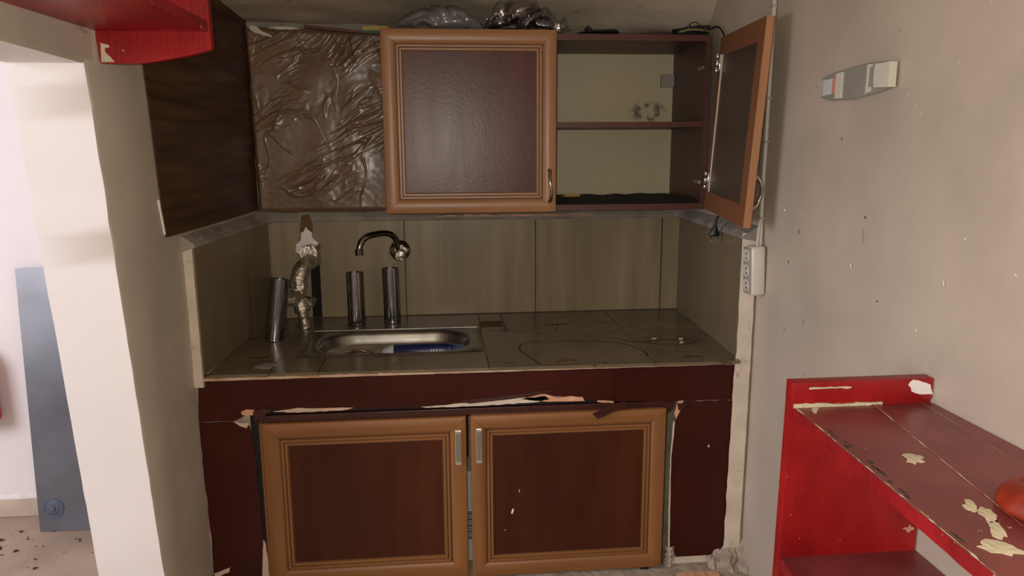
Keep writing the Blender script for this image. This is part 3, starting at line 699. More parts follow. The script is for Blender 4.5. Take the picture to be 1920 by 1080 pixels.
# ================================================================== TAP
tap = thing('wall_tap', 'old chrome wall tap with curved spout above the steel tubes', 'tap', (-.142, 2.37, 1.12))
def disc_y(cx, cz, yr, n=28):
    return MB().rings([[Vector((cx + math.cos(2 * math.pi * i / n) * r, y, cz + math.sin(2 * math.pi * i / n) * r)) for i in range(n)] for y, r in yr])
fx, fz = -.141, 1.131
obj('wall_flange', disc_y(fx, fz, ((2.3805, .034), (2.374, .034), (2.366, .027), (2.360, .015))), M['chrome'], tap, smooth=True)
obj('valve_body', disc_y(fx + .004, fz - .004, ((2.362, .014), (2.335, .014), (2.333, .016), (2.318, .016), (2.316, .012))), M['dull_chrome'], tap, smooth=True)
obj('knob', disc_y(fx + .005, fz - .007, ((2.318, .009), (2.314, .0155), (2.300, .0165), (2.296, .014), (2.2955, .009), (2.292, .008), (2.291, .004)), 20), M['chrome'], tap, smooth=True)
sp = [(-0.1416,2.3350,1.1393),(-0.1467,2.3250,1.1677),(-0.1599,2.3100,1.1880),(-0.1797,2.2950,1.1958),(-0.2040,2.2750,1.1960),(-0.2279,2.2550,1.1922),(-0.2431,2.2450,1.1823),(-0.2509,2.2380,1.1672),(-0.2545,2.2360,1.1514)]
obj('spout', MB().tube(smooth_path(sp, 5), .0096, 14), M['dull_chrome'], tap, smooth=True)
e0 = Vector(sp[-1])
obj('spout_nozzle', MB().tube([e0 + Vector((0, 0, .004)), e0 + Vector((0, 0, .002)), e0 + Vector((0, 0, -.014)), e0 + Vector((0, 0, -.015))], [.0105, .0125, .0125, .008], 16), M['dull_chrome'], tap, smooth=True)
obj('swivel_nut', MB().tube([(fx + .004, 2.334, fz + .006), (fx + .003, 2.334, fz + .024)], .0115, 6), M['chrome'], tap)

# ================================================================== SILVER PIPE WITH VALVE
pp = thing('water_pipe', 'silver painted water pipe with elbow and valve left of the sink', 'pipe', (-.42, 2.23, .916))
def rough_tube(pts, r, n=14, seed=0, amp=.0018):
    mb = MB().tube(smooth_path(pts, 8), r, n)
    return mb.rough(amp, 90, seed)
obj('elbow', rough_tube([(-.412, 2.375, 1.108), (-.414, 2.340, 1.108), (-.422, 2.305, 1.104), (-.436, 2.285, 1.090), (-.443, 2.275, 1.066), (-.445, 2.270, 1.045)], .0245, 16, 1, .0012), M['pipe'], pp, smooth=True, angle=70)
obj('union_nut', MB().tube([(-.418, 2.375, 1.130), (-.420, 2.325, 1.134)], [.030, .028], 8).rough(.0022, 80, 3), M['pipe'], pp)
obj('union_nut', MB().tube([(-.445, 2.270, 1.058), (-.446, 2.270, 1.036)], [.0265, .0265], 8).rough(.0022, 80, 4), M['pipe'], pp)
obj('valve_body', rough_tube([(-.446, 2.270, 1.045), (-.446, 2.268, 1.015), (-.440, 2.262, .985), (-.434, 2.256, .965)], .0235, 12, 5, .002), M['pipe'], pp, smooth=True, angle=70)
obj('valve_cap', MB().tube([(-.447, 2.262, 1.012), (-.458, 2.228, 1.008)], [.024, .0255], 6).tube([(-.458, 2.232, 1.008), (-.461, 2.214, 1.007)], [.011, .009], 10).rough(.0012, 70, 8), M['pipe'], pp)
obj('valve_wing', MB().tube([(-.430, 2.268, 1.0), (-.398, 2.258, .992)], [.012, .017], 8).rough(.003, 90, 9), M['pipe'], pp, smooth=True)
obj('riser', rough_tube([(-.436, 2.258, .970), (-.431, 2.247, .950), (-.426, 2.238, .930), (-.424, 2.236, .9165)], .0155, 14, 11, .0018), M['pipe'], pp, smooth=True, angle=70)
# white plaster patch with brown top on the tile above the pipe
pts = [(-0.4439,2.3780,1.2235),(-0.4160,2.3780,1.2231),(-0.4136,2.3780,1.1758),(-0.3945,2.3780,1.1602),(-0.3924,2.3780,1.1380),(-0.4099,2.3780,1.1212),(-0.4497,2.3780,1.1220),(-0.4673,2.3780,1.1325),(-0.4642,2.3780,1.1563),(-0.4486,2.3780,1.1696)]
pat = obj('plaster_patch', MB().prism(ragged_poly(P2(*pts), .0015, .012, 2), 'y', 2.3725, 2.3815), M['chip_white'])
tag(pat, 'white plaster patch on the tiles over the silver pipe', 'patch')
pts = [(-0.4426,2.3780,1.2470),(-0.4194,2.3780,1.2500),(-0.4110,2.3780,1.2230),(-0.4110,2.3780,1.1927),(-0.4253,2.3780,1.2030),(-0.4313,2.3780,1.2132),(-0.4389,2.3780,1.1965),(-0.4506,2.3780,1.1933)]
obj('brown_smear', MB().prism(ragged_poly(P2(*pts), .0015, .012, 6), 'y', 2.3685, 2.3735), M['rust'], pat, label='brown smear at the top of the white patch')
obj('brown_smear', MB().prism(ragged_poly(P2((-0.3962,2.3780,1.1602),(-0.3885,2.3780,1.1482),(-0.3944,2.3780,1.1312),(-0.4022,2.3780,1.1416)), .001, .008, 6), 'y', 2.3705, 2.3735), M['rust'], pat)

# ================================================================== WALL CABINET
CX0, CX1, CY0, CY1, CZ0, CZ1 = -.150, .757, 2.092, 2.395, 1.268, 1.758
cab = thing('wall_cabinet', 'two-door cherry wall cabinet with its right door hanging open', 'cabinet', ((CX0 + CX1) / 2, 2.24, CZ0))
ZB = 1.289
obj('side_panel', B(CX0, CX0 + .016, CY0, CY1, ZB - .014, CZ1), M['carcass'], cab)
obj('side_panel', B(CX1 - .016, CX1, CY0, CY1, ZB - .014, CZ1), M['carcass'], cab)
obj('top_panel', B(CX0 + .016, CX1 - .016, CY0 - .001, CY1, CZ1 - .017, CZ1), M['carcass_edge'], cab)
obj('bottom_panel', B(CX0 + .016, CX1 - .016, CY0 - .001, CY1, ZB - .014, ZB + .003), M['carcass_edge'], cab)
obj('shelf', B(CX0 + .016, CX1 - .0165, CY0 + .006, CY1 - .006, 1.5075, 1.5225), M['carcass_edge'], cab)
bk = obj('back_panel', B(CX0 + .01, CX1 - .01, CY1 - .006, CY1 - .002, ZB, CZ1 - .01), M['cream_back'], cab)
add_mask(M['cream_back'], 'ring', (.10, .085, .06), c=(0.6621 - (CX0 + CX1) / 2, 0, 1.5634 - ZB), s=(26, 0, 48), w=.8, wob=.4, ns=60, patch=45, a=1)
obj('hanging_bracket_cover', MB().cbox(.699, .741, CY1 - .022, CY1 - .006, 1.640, 1.678, .002), M['grey_lamp'], cab, label='small grey bracket cover in the upper right back corner')
make_door(cab, T((-.157, 2.091, 1.2735)), .474, .492, M['frame_v'], M['frame_h'], M['panel_up'], 'bow', 1, .97, hz=(.030, .116), lab='closed left door with wood frame and cherry panel')
# the open door: hinged at the right side, swung towards the camera along the right wall, sagging
h0 = Vector((.752, 2.088, 1.277)); f0 = Vector((.697, 1.668, 1.2645))
ux = (h0 - f0); Wd = ux.length; ux.normalize()
uz = Vector((.052, 0, 1)); uz = (uz - ux * uz.dot(ux)).normalized(); uy = uz.cross(ux)
mo = Matrix.Identity(4)
for i in range(3): mo[i][0] = ux[i]; mo[i][1] = uy[i]; mo[i][2] = uz[i]
mo.translation = f0
od = make_door(cab, mo, Wd, .472, M['frame_v'], M['frame_h'], M['panel_up'], 'bow', -1, .97, back=True, hz=(.046, .118), lab='open right door seen from its plain inner side')
# hinges
for zc in (1.672, 1.352):
    zl = zc - 1.27
    mb = MB().cbox(Wd - .046, Wd - .042, .001, .008, zl - .022, zl + .022, .001, mx=mo)
    mb.cbox(Wd - .036, Wd - .018, .004, .014, zl - .008, zl + .008, .002, mx=mo)
    for q in (-1, 1): mb.cbox(Wd - .034, Wd - .026, .006, .014, zl + q * .0185 - .006, zl + q * .0185 + .006, .001, mx=mo)
    obj('hinge', mb, M['chrome'], cab, smooth=True)
    obj('hinge_plate', MB().cbox(.7375, .7415, 2.100, 2.150, zc - .006, zc + .006, .001), M['dull_chrome'], cab)

# cabinet contents
mb = MB().grid(lambda u, v: Vector((CX0 + .018 + u * (CX1 - CX0 - .037), CY0 + .008 + v * .29, ZB + .004 + (.010 + .006 * noise.noise(Vector((u * 14, v * 3, 0)))) * min(1, v * 8))), 60, 14)
mb.box(CX0 + .018, CX1 - .019, CY0 + .010, CY1 - .008, ZB + .0035, ZB + .006)
tag(obj('black_liner', mb, M['black_cloth_shade'], smooth=True), 'black liner sheet covering the bottom of the open cabinet', 'liner')
tag(obj('yellow_wrapper', blob((.40, 2.30, 1.305), (1, 0, 0), (0, .25, 1), .032, .0055, .003, 3, 12, .3), M['leaf']), 'small yellow wrapper at the back of the black liner', 'wrapper')
tag(obj('nail', MB().tube([(.452, 2.10, 1.3045), (.484, 2.135, 1.317)], [.0016, .0012], 8).tube([(.484, 2.135, 1.317), (.485, 2.136, 1.3175)], [.0035, .0035], 8), M['brass'], smooth=True), 'loose nail lying on the front edge of the black liner', 'nail')

# on top of the cabinet
bag = thing('plastic_bag', 'grey polythene bag bulging flat over the cabinet\'s closed door', 'bag', (.02, 2.16, CZ1))
def lobe(cx, L, hy_, hz_, yc, z0, skew=.0, seed=0, amp=.008, nu=64, nv=44, pw=.8, fq=22):
    R = []
    for i in range(nu + 1):
        t = i / nu; s = max(.03, (math.sin(math.pi * t ** pw)) ** (.62 if pw < 1 else .5)); x = cx - L / 2 + L * t
        ring = []
        for j in range(nv):
            a = 2 * math.pi * j / nv; zz = math.sin(a) * hz_ * s; yy = math.cos(a) * hy_ * s
            p = Vector((x, yc + yy + skew * t, z0 + hz_ * .8 * s + (zz if zz > 0 else zz * .8)))
            w = abs(math.cos(math.pi * .5 + noise.noise(p * fq + Vector((seed, 0, 0))) * 5))
            p += Vector((p.x * 0, -math.cos(a) * amp * 0, 0)) + (p - Vector((x, yc, z0 + hz_ * .8))).normalized() * (w - .5) * amp * s
            if p.z < z0 + .0006: p.z = z0 + .0006
            ring.append(p)
        R.append(ring)
    return MB().rings(R)
obj('bag_body', lobe(-.010, .275, .075, .037, 2.155, CZ1 + .008, seed=1, amp=.014, pw=1.25, fq=20), M['bag_grey'], bag, smooth=True, angle=70)
bag2 = thing('clear_bag', 'crumpled clear plastic bag around black stuff atop the wall cabinet', 'bag', (.30, 2.16, CZ1))
obj('black_filling', lobe(.236, .20, .065, .046, 2.165, CZ1 + .007, seed=4, amp=.020, fq=12), M['black'], bag2, smooth=True, angle=60)
obj('bag_film', lobe(.236, .225, .078, .053, 2.160, CZ1 + .003, seed=8, amp=.034, fq=11), M['bag_clear'], bag2, smooth=True, angle=60)
obj('bag_tail', MB().tube(smooth_path([(.325, 2.13, 1.776), (.338, 2.115, 1.783), (.348, 2.11, 1.786)], 6), [.018] * 4 + [.012] * 3 + [.014] * 2 + [.017] * 2 + [.019] * 2, 12).rough(.007, 60, 4), M['bag_clear'], bag2, smooth=True, angle=50)
t = thing('cable_pouch', 'flat black pouch lying on the wall cabinet above its open bay', 'pouch', (.44, 2.14, CZ1))
obj('pouch_body', MB().rings([[Vector((x, 2.145 + math.cos(a * .524) * .035 * s, CZ1 + .001 + .010 * s2 + math.sin(a * .524) * .010 * s2)) for a in range(12)] for x, s, s2 in ((.375, .4, .15), (.385, .7, .45), (.41, 1, .75), (.45, 1, .9), (.49, 1, 1), (.497, .8, .8), (.500, .4, .4))]), M['black'], t, smooth=True)
obj('plug_bump', MB().tube([(.405, 2.125, CZ1 + .014), (.412, 2.125, CZ1 + .022), (.420, 2.125, CZ1 + .014)], .006, 8), M['black'], t, smooth=True)
t = thing('cable_bundle', 'tangled black cable bundle on the cabinet by the open door', 'cable', (.71, 2.14, CZ1))
mb = MB(); rnd = random.Random(5)
for k in range(7):
    ph = k * .9; pts = []
    for q in range(13):
        a = 2 * math.pi * q / 12 + ph
        pts.append((.712 + math.cos(a) * (.050 + rnd.uniform(-.006, .004)), 2.150 + math.sin(a) * (.035 + rnd.uniform(-.006, .006)), CZ1 + .004 + .0028 * k + rnd.uniform(-.001, .003) + .003 * math.cos(a)))
    mb.tube(smooth_path(pts, 3), .0026, 6)
obj('coil', mb, M['black'], t, smooth=True)
obj('grey_strip', MB().tube(smooth_path([(.665, 2.105, CZ1 + .008), (.69, 2.10, CZ1 + .014), (.72, 2.102, CZ1 + .015), (.765, 2.12, CZ1 + .013)], 5), .003, 6), M['olive_tile'], t, smooth=True, label='grey-green strip through the black coil')
obj('adapter', MB().cbox(.715, .765, 2.13, 2.16, CZ1 + .018, CZ1 + .032, .003).rough(.002, 40), M['black'], t)
obj('loose_end', MB().tube(smooth_path([(.695, 2.11, CZ1 + .016), (.695, 2.106, CZ1 + .030), (.712, 2.108, CZ1 + .036), (.728, 2.112, CZ1 + .028)], 5), .0013, 6).tube([(.693, 2.108, CZ1 + .016), (.694, 2.108, CZ1 + .028)], .004, 8).tube(smooth_path([(.733, 2.092, CZ1 + .012), (.730, 2.086, CZ1 - .002), (.736, 2.086, CZ1 + .001), (.74, 2.092, CZ1 + .01)], 4), .0017, 6), M['black'], t, smooth=True)
# coloured packaging strip peeking out left of the cabinet
t = thing('packaging_strip', 'narrow strip with yellow and green end above the tape-wrapped board', 'packaging', (-.24, 2.35, 1.79))
obj('yellow_end', B(-.228, -.150, 2.346, 2.366, 1.8005, 1.812), M['yellow'], t, label='yellow upper band')
obj('green_end', B(-.228, -.150, 2.346, 2.366, 1.792, 1.8005), M['green'], t, label='dark green lower band')
obj('dark_red_length', MB().prism([(-.40, 1.806), (-.229, 1.792), (-.229, 1.800), (-.40, 1.815)], 'y', 2.350, 2.368), M['darkred'], t, label='dark red length')

# ================================================================== TAPE-WRAPPED BOARD
def tf(u, v):
    x = -.580 + .006 * (1 - v) + u * (.452); z = 1.256 + v * (.556 - .012 * u)
    e = min(u, 1 - u, v, 1 - v)
    y = 2.372 + (.016 * max(0, 1 - e / .03) ** 2)
    p = Vector((x, 0, z))
    wx = x + .03 * noise.noise(Vector((x * 7, z * 7, 6))); wz = z + .03 * noise.noise(Vector((x * 7, z * 7, 8)))
    d1 = wz - wx * .62; d2 = wx + wz * .5     # creases run up to the right
    def crease(fx_, fz_, sd, sharp):
        return max(0, 1 - abs(noise.noise(Vector((d2 * fx_, d1 * fz_, sd)))) * sharp)
    m1 = max(0, min(1, (noise.noise(Vector((x * 7, z * 7, 12))) + .10 + .30 * (u - .4) + .35 * (v - .45)) * 3))
    m2 = max(0, min(1, (noise.noise(Vector((x * 9, z * 9, 22))) - .02) * 4))
    y -= .0055 * crease(5, 26, .3, 11) * m1 + .0028 * crease(14, 60, 1.3, 6) * m1
    c3 = max(0, 1 - abs(noise.noise(Vector((wx * 16 + wz * 3, wz * 9, 31)))) * 13)
    y -= .0030 * c3 * m2
    y -= .0004 * noise.noise(Vector((x * 60, z * 60, 4)))
    y -= .0035 * noise.noise(Vector((x * 12, z * 9, 4)))
    x += noise.noise(Vector((z * 14, 0, 9))) * .003 * (1 if u < .02 or u > .98 else 0)
    z += noise.noise(Vector((x * 20, 3, 9))) * .004 * (1 if v < .02 or v > .98 else 0)
    return Vector((x, y, z))
mb = MB().grid(tf, 300, 340)
tb = obj('tape_wrapped_board', mb, M['tape'], smooth=True, angle=60); tag(tb, 'board wrapped in creased shiny brown tape left of the wall cabinet', 'board')
obj('board_core', B(-.566, -.134, 2.389, 2.401, 1.258, 1.80), M['carcass'], tb)
# white plaster dabs over its upper edge
obj('plaster_dab', blob((-.535, 2.366, 1.797), (1, 0, -.45), (.45, 0, 1), .030, .008, .004, 2, 14, .4), M['strip'], tb)
obj('plaster_dab', blob((-.46, 2.366, 1.806), (1, 0, -.05), (0, 0, 1), .040, .004, .004, 5, 14, .4), M['strip'], tb)

# dark wood-grain film on the left wall
def filmx(y): return lw_x(y) + .0028
fp = [(-0.6120,1.6374,1.6253),(-0.6120,1.6441,1.5396),(-0.6120,1.6486,1.4303),(-0.6060,1.6425,1.3523),(-0.6060,1.6497,1.2592)]
poly = [(1.640, 1.95), (1.645, 1.80), (1.650, 1.62), (1.662, 1.50), (1.672, 1.38), (1.686, 1.262), (1.80, 1.261), (2.0, 1.262), (2.2, 1.263), (2.384, 1.266), (2.390, 1.83), (2.34, 1.85), (2.15, 1.88), (1.9, 1.95)]
poly = ragged_poly(poly, .0008, .05, 3)
mb = MB().prism(poly, 'x', 0, .0028)
for p in mb.v: p.x = lw_x(p.y) + .001 + p.x
wf = obj('wall_film', mb, M['film']); tag(wf, 'dark brown wood-grain film stuck on the left wall above the tiles', 'wall covering')

obj('white_sliver', MB().prism([(1.661, 1.345), (1.681, 1.268), (1.686, 1.268), (1.684, 1.275), (1.668, 1.345)], 'x', lw_x(1.67) + .0005, lw_x(1.67) + .0035), M['chip_white'], wf, label='white bare sliver along the lower near edge of the film')

# ================================================================== RIGHT WALL: power strip, duct, lamp tray
ps = thing('power_strip', 'white three-socket power strip hung at the right niche corner', 'power strip', (.763, 1.742, 1.10))
mxp = T((.7635, 1.745, 1.152)) @ Matrix.Rotation(math.radians(-2.5), 4, 'Y')
obj('housing', MB().cbox(-.0165, .0205, -.022, .022, -.0625, .0605, .007, mx=mxp), M['white_pl'], ps, smooth=True, angle=50)
obj('socket_face', MB().cbox(-.0205, -.0160, -.0195, .0205, -.058, .057, .003, mx=mxp), M['socket_dark'], ps, smooth=True)
for k in (-1, 0, 1):
    s = MB().tube([mxp @ Vector((-.0185, .001, k * .037)), mxp @ Vector((-.0225, .001, k * .037))], [.0165, .0155], 20)
    so = obj('socket', s, M['white_pl'], ps, smooth=True)
    obj('socket_hole', MB().tube([mxp @ Vector((-.0226, -.005, k * .037 + .006)), mxp @ Vector((-.0230, -.005, k * .037 + .006))], .003, 8).tube([mxp @ Vector((-.0226, -.005, k * .037 - .006)), mxp @ Vector((-.0230, -.005, k * .037 - .006))], .003, 8), M['black'], so)
obj('power_cord', MB().tube(smooth_path([(.766, 1.742, 1.208), (.770, 1.748, 1.232), (.776, 1.756, 1.268), (.780, 1.757, 1.282)], 5), .0042, 8).tube(smooth_path([(.773, 1.742, 1.208), (.778, 1.748, 1.24), (.781, 1.756, 1.275)], 5), .0032, 8), M['cable_white'], ps, smooth=True)
dc = thing('cable_duct', 'thin white cable run clipped up the right wall behind the open door', 'cable', (.782, 1.757, 1.27))
pts = [(.7795, 1.756, 1.275), (.7805, 1.760, 1.36), (.781, 1.758, 1.48), (.781, 1.757, 1.62), (.781, 1.755, 1.80), (.781, 1.755, 1.92)]
obj('duct', MB().tube(smooth_path(pts, 5), .0052, 8), M['cable_white'], dc, smooth=True)
for z in (1.279, 1.463, 1.565, 1.775):
    obj('clip', MB().cbox(.774, .7865, 1.750, 1.765, z - .0025, z + .0025, .0008), M['socket_dark'], dc)

# lamp base plate on the right wall
def wall_pts(l): return [(q[1], q[2]) for q in l]
lm = thing('wall_lamp_base', 'stripped oval wall lamp base with white cap on the right wall', 'lamp', (.785, 1.37, 1.54))
pl = wall_pts([(0.7850,1.5014,1.5498),(0.7850,1.5019,1.5838),(0.7850,1.4920,1.5892),(0.7850,1.4453,1.5941),(0.7850,1.3792,1.5983),(0.7850,1.3184,1.5993),(0.7850,1.2570,1.5943),(0.7850,1.2567,1.5721),(0.7850,1.2582,1.5518),(0.7850,1.2860,1.5476),(0.7850,1.3354,1.5427),(0.7850,1.3890,1.5395),(0.7850,1.4580,1.5418)])
cpl = (sum(p[0] for p in pl) / len(pl), sum(p[1] for p in pl) / len(pl))
obj('back_plate', MB().prism(pl, 'x', RW - .009, RW + .002), M['grey_lamp'], lm)
rimm = MB().tube([(RW - .009, p[0], p[1]) for p in pl + pl[:1]], .0013, 6); obj('plate_rim', rimm, M['grey_lamp'], lm, smooth=True)
def lp_(name, l, d, m, label=None):
    return obj(name, MB().prism(wall_pts(l), 'x', RW - .008 - d, RW - .008), m, lm, label=label)
lp_('end_cap', [(0.7800,1.2912,1.5936),(0.7800,1.2475,1.5932),(0.7800,1.2471,1.5509),(0.7800,1.2917,1.5535)], .014, M['white_pl'], 'cream end cap')
lp_('terminal_block', [(0.7800,1.3087,1.5900),(0.7800,1.2910,1.5918),(0.7800,1.2910,1.5598),(0.7800,1.3076,1.5603)], .005, M['carton'], 'pale terminal block')
lp_('lamp_holder', [(0.7800,1.4419,1.5917),(0.7800,1.4184,1.5925),(0.7800,1.4190,1.5434),(0.7800,1.4409,1.5438)], .004, M['white_pl'], 'pale cross bar')
lp_('lamp_holder', [(0.7800,1.3351,1.5974),(0.7800,1.3163,1.5963),(0.7800,1.3272,1.5900),(0.7800,1.3307,1.5904),(0.7800,1.3311,1.5585),(0.7800,1.3205,1.5567),(0.7800,1.3210,1.5483),(0.7800,1.3361,1.5456),(0.7800,1.3342,1.5795)], .003, M['white_pl'], 'white bracket')
lp_('reflector', [(0.7800,1.4902,1.5828),(0.7800,1.4508,1.5834),(0.7800,1.4526,1.5538),(0.7800,1.4901,1.5523)], .004, M['carton'], 'pale reflector square')
lp_('pink_bar', [(0.7800,1.4508,1.5834),(0.7800,1.4427,1.5837),(0.7800,1.4445,1.5543),(0.7800,1.4526,1.5538)], .005, M['pink'], 'pink bar')
# nail holes and scratches
for k, (p, a, b, m) in enumerate((((0.7850,1.6440,1.3074), .004, .003, 'chip_white'), ((0.7850,1.5704,1.2661), .0012, .006, 'black'), ((0.7850,1.6117,1.1916), .001, .005, 'black'), ((0.7850,1.3163,1.3199), .002, .003, 'debris'), ((0.7850,1.3187,1.2876), .0005, .014, 'debris'), ((0.7850,1.3500,1.2238), .002, .004, 'chip_white'), ((0.7850,1.0814,1.2376), .0015, .0045, 'chip_white'), ((0.7850,1.5358,1.5738), .0015, .002, 'debris'), ((0.7850,1.4206,1.4659), .0018, .002, 'debris'), ((0.7850,1.5228,1.0695), .0007, .006, 'debris'), ((0.7850,1.2561,1.1724), .0018, .0018, 'debris'))):
    o = obj('wall_mark', blob((RW - .0022, p[1], p[2]), (0, 1, 0), (0, .15, 1), a, b, -.0002, k, 9, .35), M[m]); o['kind'] = 'structure'; o.name = 'trim_%d' % (20 + k)

# hanging europlug
pg = thing('power_plug', 'black two-pin plug dangling below the open cabinet door', 'plug', (.742, 1.95, 1.19))
pc = Vector((0.7277,1.9300,1.2305))
mb = MB()
def ell(cx, cy, z, a, b, n=16): return [Vector((cx + math.cos(2 * math.pi * i / n) * a, cy + math.sin(2 * math.pi * i / n) * b, z)) for i in range(n)]
mb.rings([ell(pc.x + .001, pc.y, pc.z + .024, .004, .004), ell(pc.x + .0005, pc.y, pc.z + .014, .0055, .0045), ell(pc.x + .0005, pc.y, pc.z + .012, .0045, .004), ell(pc.x, pc.y, pc.z + .009, .0065, .005), ell(pc.x, pc.y, pc.z - .008, .0145, .0065), ell(pc.x, pc.y, pc.z - .013, .015, .007), ell(pc.x, pc.y, pc.z - .016, .0125, .006)])
obj('plug_body', mb, M['black'], pg, smooth=True)
for s in (-1, 1):
    obj('pin', MB().tube([pc + Vector((s * .0085, 0, -.015)), pc + Vector((s * .0085, 0, -.024))], .0022, 8), M['black'], pg)
    obj('pin_tip', MB().tube([pc + Vector((s * .0085, 0, -.024)), pc + Vector((s * .0085, 0, -.031))], .0020, 8), M['chrome'], pg)
obj('cord', MB().tube(smooth_path([pc + Vector((.001, 0, .022)), pc + Vector((.010, .004, .042)), pc + Vector((.024, .02, .085)), (.772, 1.99, 1.40), (.774, 2.03, 1.70), (.772, 2.08, 1.775), (.755, 2.12, 1.775)], 6), .0028, 8), M['black'], pg, smooth=True)

# ================================================================== RED SHELF UNITS
su = thing('shelf_unit', 'red painted shelf unit with chipped board top against the right wall', 'shelf', (.67, .8, 0))
EPY = 1.085
ep = [(.538, 0), (.785, 0), (.785, 1.079), (.549, 1.079)]
obj('end_panel', MB().prism(ep, 'y', EPY, EPY + .020), M['red'], su)
# raised end above the board
obj('upstand', MB().cbox(.548, .785, EPY - .004, EPY + .021, 1.046, 1.0815, .002), M['red'], su, smooth=True, angle=30)
obj('paint_patch', blob((.764, EPY - .0045, 1.066), (1, 0, -.25), (.2, 0, 1), .021, .0125, .0006, 4, 16, .22), M['chip_white'], su)
obj('paint_chip', MB().prism(ragged_poly([(.553, 1.0375), (.70, 1.0405), (.70, 1.0445), (.62, 1.0435), (.60, 1.0465), (.553, 1.0465)], .0012, .008, 4), 'y', EPY - .0052, EPY), M['chip'], su)
obj('paint_chip', MB().prism(ragged_poly([(.575, 1.070), (.645, 1.070), (.645, 1.0725), (.575, 1.073)], .001, .008, 5), 'y', EPY - .0048, EPY - .003), M['chip'], su)
ZS = 1.040; TH = .019
def plank(a0, a1, b0, b1, dz, seed):
    """far edge x a0..a1 at y=EPY-.004, near edge x b0..b1 at y=.30"""
    yn = .28; yf = EPY - .0042
    n = 40; L_ = []; R2 = []
    rnd = random.Random(seed)
    for k in range(n + 1):
        t = k / n; y = yf + (yn - yf) * t
        L_.append((a0 + (b0 - a0) * t + rnd.uniform(-.0006, .0006), y)); R2.append((a1 + (b1 - a1) * t + rnd.uniform(-.0004, .0004), y))
    mb = MB().prism(L_ + R2[::-1], 'z', ZS - TH, ZS + dz)
    nf = len(mb.f); mb.mi = [2, 0] + [1] * (nf - 2)
    return obj('plank', mb, [M['red_top'], M['red_edge'], M['red']], su)
plank(.552, .6855, .507, .5580, 0, 1)
plank(.6870, .7675, .5595, .6900, .0004, 2)
plank(.7682, .7850, .6907, .7850, .0002, 3)
# lower shelf
mb = MB().prism([(.548, EPY), (.785, EPY), (.785, .28), (.505, .28)], 'z', .758, .776); mb.mi = [2, 0] + [1] * 4
obj('lower_shelf', mb, [M['red_top'], M['red_edge'], M['red']], su)
obj('end_panel', MB().prism([(.50, 0), (.785, 0), (.785, 1.021), (.507, 1.021)], 'y', .26, .28), M['red'], su)
# chips in the paint
CH = [(.618, .875, .012, .017, 1), (.600, .742, .014, .007, 2), (.605, .722, .020, .008, 3), (.592, .690, .020, .009, 4), (.566, .655, .013, .020, 6), (.580, 1.068, .022, .005, 7)]
for x, y, a, b, sd in CH:
    obj('paint_chip', blob((x, y, ZS + .0003), (.5, 1, 0) if sd != 1 else (1, -.5, 0), (-1, .5, 0) if sd != 1 else (.5, 1, 0), a, b, .0006, sd, 16, .35), M['chip'], su)
rnd = random.Random(8)
mb = MB()
def worn(t0, t1, xa, xb, wmin, wmax, sd, thr):
    n = int((t1 - t0) * 160); A = []; Bq = []
    for k in range(n + 1):
        t = t0 + (t1 - t0) * k / n; y = EPY - .004 + (.28 - EPY) * t; x = xa + (xb - xa) * t
        g = noise.noise(Vector((t * 23, sd, 0))) + .5 * noise.noise(Vector((t * 80, sd, 3)))
        w = wmin + (wmax - wmin) * max(0, g + thr)
        x += .0012 * noise.noise(Vector((t * 40, sd, 7)))
        A.append(Vector((x - w * .5, y, ZS + .0006))); Bq.append(Vector((x + w * .5, y, ZS + .0006)))
    mb.add(A + Bq, [(k, k + 1, n + 2 + k, n + 1 + k) for k in range(n)])
worn(0, .75, .554, .509, .0002, .006, 1, .12)
worn(0, .42, .6862, .5588, .0006, .004, 2, .15)
worn(.42, .8, .6862, .5588, .0002, .002, 5, .0)
worn(0, .3, .7678, .6903, .0003, .0008, 9, .3)
obj('worn_edge', mb, M['chip'], su, stuff=True)
mb = MB()
for k in range(12):
    t = rnd.uniform(.1, .5); y = EPY - .004 + (.28 - EPY) * t; x = .560 - .045 * t + rnd.uniform(0, .008)
    mb.add(*(lambda q: (q.v, q.f))(blob((x, y, ZS + .0002), (-.05, 1, 0), (1, .05, 0), rnd.uniform(.004, .012), .0025, .0003, k, 8, .4)))
obj('burn_mark', mb, M['debris'], su, stuff=True)
obj('paint_chip', blob((.550, EPY - .003 - .11, 1.030), (0, 1, 0), (0, 0, 1), .0025, .004, .0006, 3, 9, .2), M['chip_white'], su)
obj('paint_chip', blob((.771, EPY - .0007, .8165), (1, 0, 0), (0, 0, 1), .009, .006, .0006, 9, 12, .5), M['orange_pl'], su)

# translucent red plastic lid on it
ld = thing('plastic_bowl', 'upturned translucent orange-red plastic bowl on the red shelf board', 'bowl', (.700, .735, ZS))
cx, cy = 0.6813, 0.7175
prof = [(.052, .0), (.056, .003), (.0565, .008), (.053, .016), (.047, .026), (.038, .031), (.034, .0315), (.032, .028), (.018, .027), (.004, .027)]
R = []
for r, z in prof:
    R.append([Vector((cx + math.cos(2 * math.pi * i / 48) * r * (1 + .015 * math.cos(i * math.pi / 2)), cy + math.sin(2 * math.pi * i / 48) * r, ZS + .001 + z)) for i in range(48)])
obj('shell', MB().rings(R), M['orange_plastic'], ld, smooth=True, angle=50)
obj('grey_boss', MB().tube([(cx - .020, cy - .004, ZS + .0305), (cx - .020, cy - .004, ZS + .0335)], [.007, .006], 16).tube([(cx - .005, cy + .020, ZS + .0305), (cx - .005, cy + .020, ZS + .0325)], [.006, .005], 16), M['grey_lamp'], ld, smooth=True)

